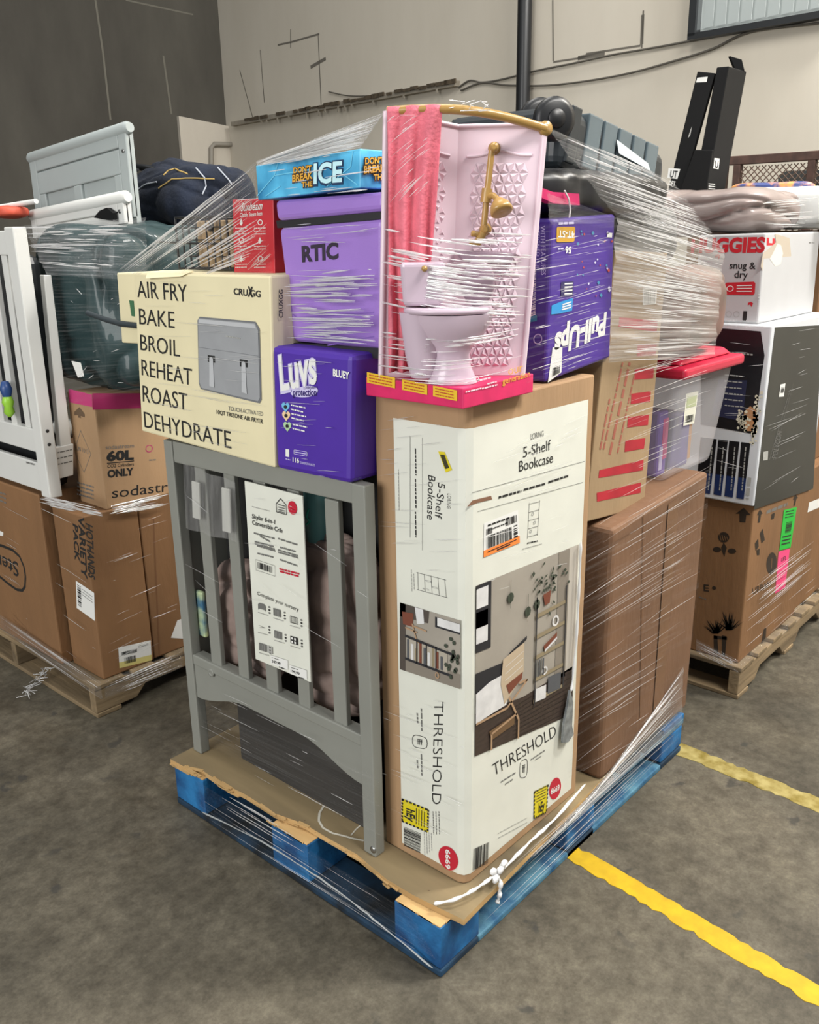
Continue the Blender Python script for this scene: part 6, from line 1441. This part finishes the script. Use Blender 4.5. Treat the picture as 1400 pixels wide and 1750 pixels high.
# fan of film from the toy's top corner down to the left
A, B = px(656, 193, X=.06), px(438, 276, X=.06); C_, D_ = px(240, 455, X=.05), px(400, 455, X=.13)
film_sheet([B, A, px(616, 252, X=.07), px(440, 283, X=.07)], film_dense, 40, 20, .004, .003, 1)
film_sheet([px(205, 466, X=.06), px(436, 277, X=.07), px(438, 340, X=.07), px(238, 470, X=.045)], film_mid, 40, 24, .01, .004, 2)
film_sheet([px(238, 468, X=.045), px(438, 338, X=.07), px(468, 468, X=.10), px(300, 470, X=.06)], film_thin, 40, 24, .004, .004, 3)
# veil over the right upper side
t1, t2, t3, t4 = px(934, 216, Y=-.03), px(1148, 308, Y=.12), px(1238, 428, Y=.0), px(1054, 372, Y=.028)
film_sheet([t1, t2, t3, t4], film_mid, 50, 40, .01, .004, 5)
film_sheet([px(936, 330, Y=.01), t4, px(1050, 382, Y=.03), px(940, 384, Y=.02)], film_mid, 20, 20, .004, .003, 7)
film_sheet([t4, t3, px(1222, 606, Y=.0), px(1040, 620, Y=.03)], film_dense, 50, 50, .015, .005, 6)
film_sheet([px(905, 385, Y=-.0), t4, px(1040, 620, Y=.03), px(900, 655, Y=.0)], film_thin, 40, 40, .004, .003, 8)
# over the big brown carton and the bookcase wrap, skirt round the pallet foot
film_sheet([px(1000, 905, Y=-.03), px(1216, 800, Y=-.012), px(1170, 1215, Y=-.016), px(972, 1330, Y=-.02)], film_thin, 50, 60, .004, .003, 9)
film_sheet([px(985, 1400, Y=-.012), px(1168, 1140, Y=-.016), px(1166, 1238, Y=-.016), px(880, 1488, Y=-.012)], film_milky, 50, 24, .006, .004, 10)
film_sheet([px(830, 1510, Y=-.012), px(1166, 1222, Y=-.014), px(1160, 1262, Y=-.014), px(800, 1620, Y=-.012)], film_thin, 50, 14, .004, .004, 11)
film_sheet([px(335, 1190, X=.05), px(648, 1330, X=.05), px(652, 1430, X=.04), px(335, 1262, X=.04)], film_thin, 40, 20, .004, .004, 12)
film_sheet([px(338, 1335, X=-.012), px(700, 1560, X=-.012), px(745, 1640, X=-.012), px(345, 1390, X=-.012)], film_thin, 60, 18, -.003, .005, 13)
# gathered folds, their glints put in as white colour
mb = MB()
folds(mb, [B, A, px(616, 252, X=.07), px(440, 283, X=.07)], 70, 1, .4, 1.0, (.0006, .0016), .003)
folds(mb, [px(205, 462, X=.06), px(436, 277, X=.07), px(438, 340, X=.07), px(238, 470, X=.045)], 26, 2, .3, .9, off=.004)
folds(mb, [px(262, 470, X=.045), px(438, 345, X=.07), px(460, 430, X=.10), px(350, 470, X=.06)], 40, 22, .3, 1.0, off=.004)
# over game box, cooler, air fryer, nappy carton
folds(mb, [px(440, 285, X=.07), px(655, 250, X=.07), px(655, 325, X=.07), px(440, 340, X=.07)], 14, 3, .1, .4, slope=-.1)
folds(mb, [px(480, 385, X=.085), px(654, 370, X=.085), px(646, 590, X=.085), px(492, 580, X=.085)], 80, 4, .2, .9, (.0007, .0020), .004, slope=-.02, vbias=lambda R: .38 + .62 * R.random() ** .8)
folds(mb, [px(480, 385, X=.085), px(654, 370, X=.085), px(646, 590, X=.085), px(492, 580, X=.085)], 10, 64, .2, .9, (.0004, .0010), .004, slope=-.02, vbias=lambda R: R.random() * .16)
folds(mb, [px(400, 345, X=.14), px(468, 340, X=.14), px(468, 465, X=.14), px(402, 465, X=.14)], 14, 5, .3, 1.0, slope=-.5)
folds(mb, [px(240, 475, X=.042), px(458, 475, X=.042), px(466, 790, X=.042), px(246, 735, X=.042)], 34, 6, .06, .5, (.0003, .0006), .002, slope=-.03)
folds(mb, [px(466, 600, X=.044), px(600, 612, X=.044), px(598, 825, X=.044), px(474, 800, X=.044)], 20, 7, .1, .6, (.0003, .0006), .002, slope=-.06)
# over the doll bathroom: film bridges its open front
tA, tB = px(655, 400, X=.062), px(898, 440, Y=-.03)
folds(mb, [px(652, 390, X=.065), px(915, 395, Y=-.035), px(905, 560, Y=-.03), px(648, 560, X=.065)], 130, 8, .1, .65, (.0006, .0022), .0, slope=.16, vbias=lambda R: R.betavariate(2, 2), bow=.085)
folds(mb, [px(648, 560, X=.065), px(905, 560, Y=-.03), px(893, 640, Y=-.02), px(640, 640, X=.065)], 44, 9, .1, .6, (.0006, .0020), .0, slope=-.2, bow=.085)
folds(mb, [px(659, 200, X=.066), px(740, 200, X=.03), px(735, 330, X=.03), px(655, 360, X=.065)], 26, 10, .2, .8, (.0003, .0008), .004, slope=-.4)
# right veil
folds(mb, [t1, t2, t3, t4], 80, 11, .3, 1.0, (.0004, .0012), .004)
folds(mb, [t4, t3, px(1222, 606, Y=.0), px(1040, 620, Y=.03)], 110, 12, .25, 1.0, (.0004, .0014), .004, slope=.02)
folds(mb, [px(905, 385, Y=-.0), t4, px(1040, 620, Y=.03), px(900, 655, Y=.0)], 60, 13, .15, .7, (.0003, .0008), .004, slope=-.05)
folds(mb, [px(1045, 620, Y=.02), px(1222, 600, Y=.0), px(1200, 800, Y=.02), px(1005, 880, Y=.03)], 34, 23, .15, .8, (.0003, .0007), .004, slope=-.1)
# bookcase wrap and brown carton
folds(mb, [px(645, 690, X=.118), px(793, 690, X=.118), px(797, 1000, X=.118), px(648, 980, X=.118)], 24, 14, .1, .6, (.0003, .0006), .002, slope=-.05)
folds(mb, [px(800, 760, Y=.022), px(1010, 700, Y=.022), px(985, 1000, Y=.022), px(800, 1010, Y=.022)], 26, 15, .1, .5, (.0003, .0007), .002, slope=-.12)
folds(mb, [px(650, 1180, X=.118), px(797, 1200, X=.118), px(797, 1440, X=.118), px(655, 1400, X=.118)], 28, 16, .1, .7, (.0003, .0006), .002, slope=.12)
folds(mb, [px(1000, 905, Y=-.03), px(1216, 800, Y=-.012), px(1170, 1215, Y=-.016), px(972, 1330, Y=-.02)], 60, 17, .2, .9, (.0003, .0007), .004, slope=-.05)
folds(mb, [px(985, 1400, Y=-.012), px(1168, 1140, Y=-.016), px(1166, 1238, Y=-.016), px(880, 1488, Y=-.012)], 36, 18, .3, 1.0, (.0004, .0012), .004, slope=.05)
folds(mb, [px(830, 1510, Y=-.012), px(1166, 1222, Y=-.014), px(1160, 1262, Y=-.014), px(800, 1620, Y=-.012)], 22, 19, .3, 1.0, (.0003, .001), .004)
folds(mb, [px(330, 1160, X=.05), px(650, 1300, X=.05), px(652, 1440, X=.04), px(335, 1270, X=.04)], 18, 20, .06, .35, (.0004, .0009), .003, slope=.02)
folds(mb, [px(380, 1352, X=-.012), px(520, 1430, X=-.012), px(525, 1465, X=-.012), px(385, 1380, X=-.012)], 7, 21, .7, 1.0, (.0012, .002), .004, jit=.005)
folds(mb, [px(338, 1335, X=-.012), px(700, 1560, X=-.012), px(745, 1640, X=-.012), px(345, 1390, X=-.012)], 9, 24, .2, .9, (.0004, .0010), .004)
folds(mb, [px(300, 800, X=.05), px(650, 870, X=.05), px(652, 1250, X=.05), px(320, 1100, X=.05)], 16, 25, .05, .3, (.0003, .0007), .003, slope=.15, jit=.3)
mb.build('gathered_fold_glints', WR, stuff=True)
# long ropes of film
def rope(name, pts, r, M=foldm, wob=.002):
    path = catm(pts, 8); R = random.Random(len(path)); n = len(path)
    path = [p + V(R.uniform(-wob, wob), R.uniform(-wob, wob), R.uniform(-wob, wob)) for p in path]
    mb = MB(); mb.tube(path, [r * (.8 + .25 * math.sin(i * .9)) * (1 if 0 < i < n - 1 else .3) for i in range(n)], M, seg=6); return mb.build(name, WR)
ropem = mat('twisted_film', '#e4e4e4', .3)
rope('twisted_tail', [px(742, 1545, X=.03), px(775, 1538, Y=.01), px(808, 1522, Y=-.012), px(836, 1503, Y=-.02), px(862, 1483, Y=-.02), px(905, 1440, Y=-.018), px(950, 1398, Y=-.016), px(1000, 1340, Y=-.016)], .0048, ropem, .0008)
mb = MB(); kx = px(853, 1488, Y=-.024)
for i in range(7): mb.blob(kx + V(.012 * math.sin(i * 2.1), .004 * math.cos(i), .012 * math.cos(i * 1.7)) + V((i - 3) * .006, 0, (i - 3) * .002), (.009, .006, .007), ropem, amp=.003, fq=60, n=(12, 8), seed=i)
mb.build('knot', WR)
rope('loose_end', [px(850, 1495, Y=-.026), px(855, 1510, Y=-.032), px(853, 1530, Y=-.030), px(849, 1544, Y=-.028)], .006, ropem)
rope('hanging_strand', [px(993, 925, Y=.018), px(990, 1000, Y=.018), px(986, 1080, Y=.018), px(980, 1150, Y=.018), px(976, 1182, Y=.016)], .004, ropem, .0005)
greyf = mat('grey_twisted_film', '#7b7f80', .3, var=.3, scale=60)
mb = MB(); q = [px(*t, Y=.014) for t in ((975, 1180), (980, 1200), (978, 1240), (981, 1255), (972, 1268), (962, 1270), (964, 1240), (970, 1210))]; mb.prism(q, (0, .006, 0), greyf); mb.build('torn_shred', WR)
rope('pallet_strand', [px(980, 1478, Y=-.02), px(930, 1530, Y=-.02), px(905, 1575, Y=-.025), px(885, 1600, Y=-.022)], .0035, ropem)
rope('bottom_cord', [px(345, 1388, X=-.016), px(450, 1440, X=-.016), px(560, 1510, X=-.016), px(650, 1580, X=-.016), px(740, 1655, X=-.008)], .0026, mat('silvery_film_cord', '#9a9d9d', .2), .001)
mb = MB(); R = random.Random(3)
for i in range(9):
    c = px(770 + i * 8, 190 - (i % 3) * 4, X=.16); mb.tube([c, c + V(R.uniform(-.02, .02), R.uniform(-.02, .02), R.uniform(.0, .014)), c + V(R.uniform(-.03, .03), R.uniform(-.03, .03), R.uniform(-.006, .012))], .0009, foldm, seg=4)
mb.build('crumpled_scraps', WR)

LW = thing('stretch_film', 'clear stretch film round the left load, bunched under the soda carton', 'stretch film', (.6, 2.1, .02), 'stretch film wraps')
CUR = LW
film_sheet([px(40, 385, X=.10), px(250, 372, X=.22), px(250, 480, X=.22), px(80, 470, X=.1)], film_mid, 40, 30, .006, .004, 30)
film_sheet([px(85, 470, X=.11), px(250, 480, X=.22), px(240, 670, X=.22), px(115, 690, X=.2)], film_thin, 30, 30, .004, .004, 31)
film_sheet([px(0, 1050, X=.108), px(172, 1165, X=.108), px(175, 1195, X=.104), px(0, 1075, X=.104)], film_mid, 30, 8, .002, .003, 32)
film_sheet([px(178, 1165, Y=1.64), px(312, 1108, Y=1.64), px(312, 1140, Y=1.64), px(180, 1195, Y=1.64)], film_mid, 30, 8, .002, .003, 33)
mb = MB()
folds(mb, [px(30, 388, X=.10), px(230, 385, X=.22), px(230, 470, X=.22), px(70, 455, X=.1)], 60, 40, .08, .5, (.0006, .0018), .006)
folds(mb, [px(120, 480, X=.2), px(225, 480, X=.22), px(230, 660, X=.22), px(125, 660, X=.2)], 14, 41, .05, .2, (.0005, .0012), .006, jit=.3)
folds(mb, [px(65, 845, X=.10), px(175, 868, X=.14), px(178, 884, X=.14), px(70, 862, X=.1)], 34, 42, .2, .8, (.001, .0028), .004)
folds(mb, [px(176, 868, Y=1.645), px(290, 838, Y=1.645), px(290, 862, Y=1.645), px(178, 886, Y=1.645)], 30, 43, .2, .8, (.001, .0028), .004)
folds(mb, [px(175, 900, Y=1.65), px(300, 880, Y=1.65), px(305, 1100, Y=1.65), px(180, 1140, Y=1.65)], 22, 44, .1, .6, (.0004, .0009), .002, slope=-.1)
folds(mb, [px(0, 830, X=.112), px(170, 880, X=.145), px(170, 1150, X=.145), px(0, 1060, X=.112)], 14, 45, .1, .5, (.0004, .0009), .002, slope=.15)
folds(mb, [px(0, 1052, X=.1), px(172, 1168, X=.1), px(175, 1195, X=.1), px(0, 1075, X=.1)], 16, 46, .3, 1, (.0006, .0015), .003)
folds(mb, [px(178, 1165, Y=1.635), px(312, 1108, Y=1.635), px(312, 1140, Y=1.635), px(180, 1195, Y=1.635)], 14, 47, .3, 1, (.0006, .0018), .003)
mb.build('gathered_fold_glints', LW, stuff=True)
mb = MB(); R = random.Random(9)
c0 = px(45, 1187, Z=.004)
for i in range(26):
    p = px(78 - i * 1.4, 1140 + i * 1.9, Z=.02 + max(0, .05 - i * .004)); mb.tube([p, p + V(R.uniform(-.02, .02), R.uniform(-.02, .02), R.uniform(-.012, .012)), p + V(R.uniform(-.03, .03), R.uniform(-.03, .03), R.uniform(-.012, .012))], .0016, foldm, seg=4)
mb.build('loose_tail', LW)

RW = thing('stretch_film', 'clear stretch film round the right load with streaks over its cartons', 'stretch film', (2.2, .3, .02), 'stretch film wraps')
CUR = RW
film_sheet([px(1190, 1092, X=1.66), px(1262, 1128, X=1.66), px(1262, 1150, X=1.652), px(1190, 1115, X=1.652)], film_mid, 20, 8, .002, .003, 50)
film_sheet([px(1265, 1128, Y=-.008), px(1400, 1010, Y=-.008), px(1400, 1030, Y=-.008), px(1265, 1148, Y=-.008)], film_mid, 30, 8, .002, .003, 51)
film_sheet([px(1225, 545, X=1.655), px(1318, 548, X=1.655), px(1316, 562, X=1.655), px(1225, 562, X=1.655)], film_mid, 20, 6, .002, .002, 52)
film_sheet([px(1155, 335, X=1.68), px(1290, 372, X=1.68), px(1292, 395, X=1.68), px(1160, 396, X=1.68)], film_thin, 20, 12, .004, .003, 53)
mb = MB()
folds(mb, [px(1270, 1000, Y=.0), px(1400, 900, Y=.0), px(1400, 1010, Y=.0), px(1270, 1120, Y=.0)], 40, 54, .15, .8, (.0005, .0014), .004)
folds(mb, [px(1230, 548, X=1.66), px(1318, 548, X=1.66), px(1290, 855, X=1.66), px(1215, 835, X=1.66)], 16, 55, .2, .8, (.0004, .0009), .003)
folds(mb, [px(1325, 560, Y=.0), px(1395, 555, Y=.0), px(1390, 810, Y=.0), px(1295, 850, Y=.0)], 18, 56, .2, .8, (.0004, .0009), .003, slope=-.05)
folds(mb, [px(1300, 340, Y=-.09), px(1400, 330, Y=-.09), px(1400, 390, Y=-.09), px(1300, 390, Y=-.09)], 26, 57, .2, .9, (.0005, .0014), .003)
folds(mb, [px(1192, 1092, X=1.65), px(1262, 1128, X=1.65), px(1262, 1150, X=1.65), px(1192, 1115, X=1.65)], 12, 58, .3, 1, (.0006, .0015), .003)
mb.build('gathered_fold_glints', RW, stuff=True)
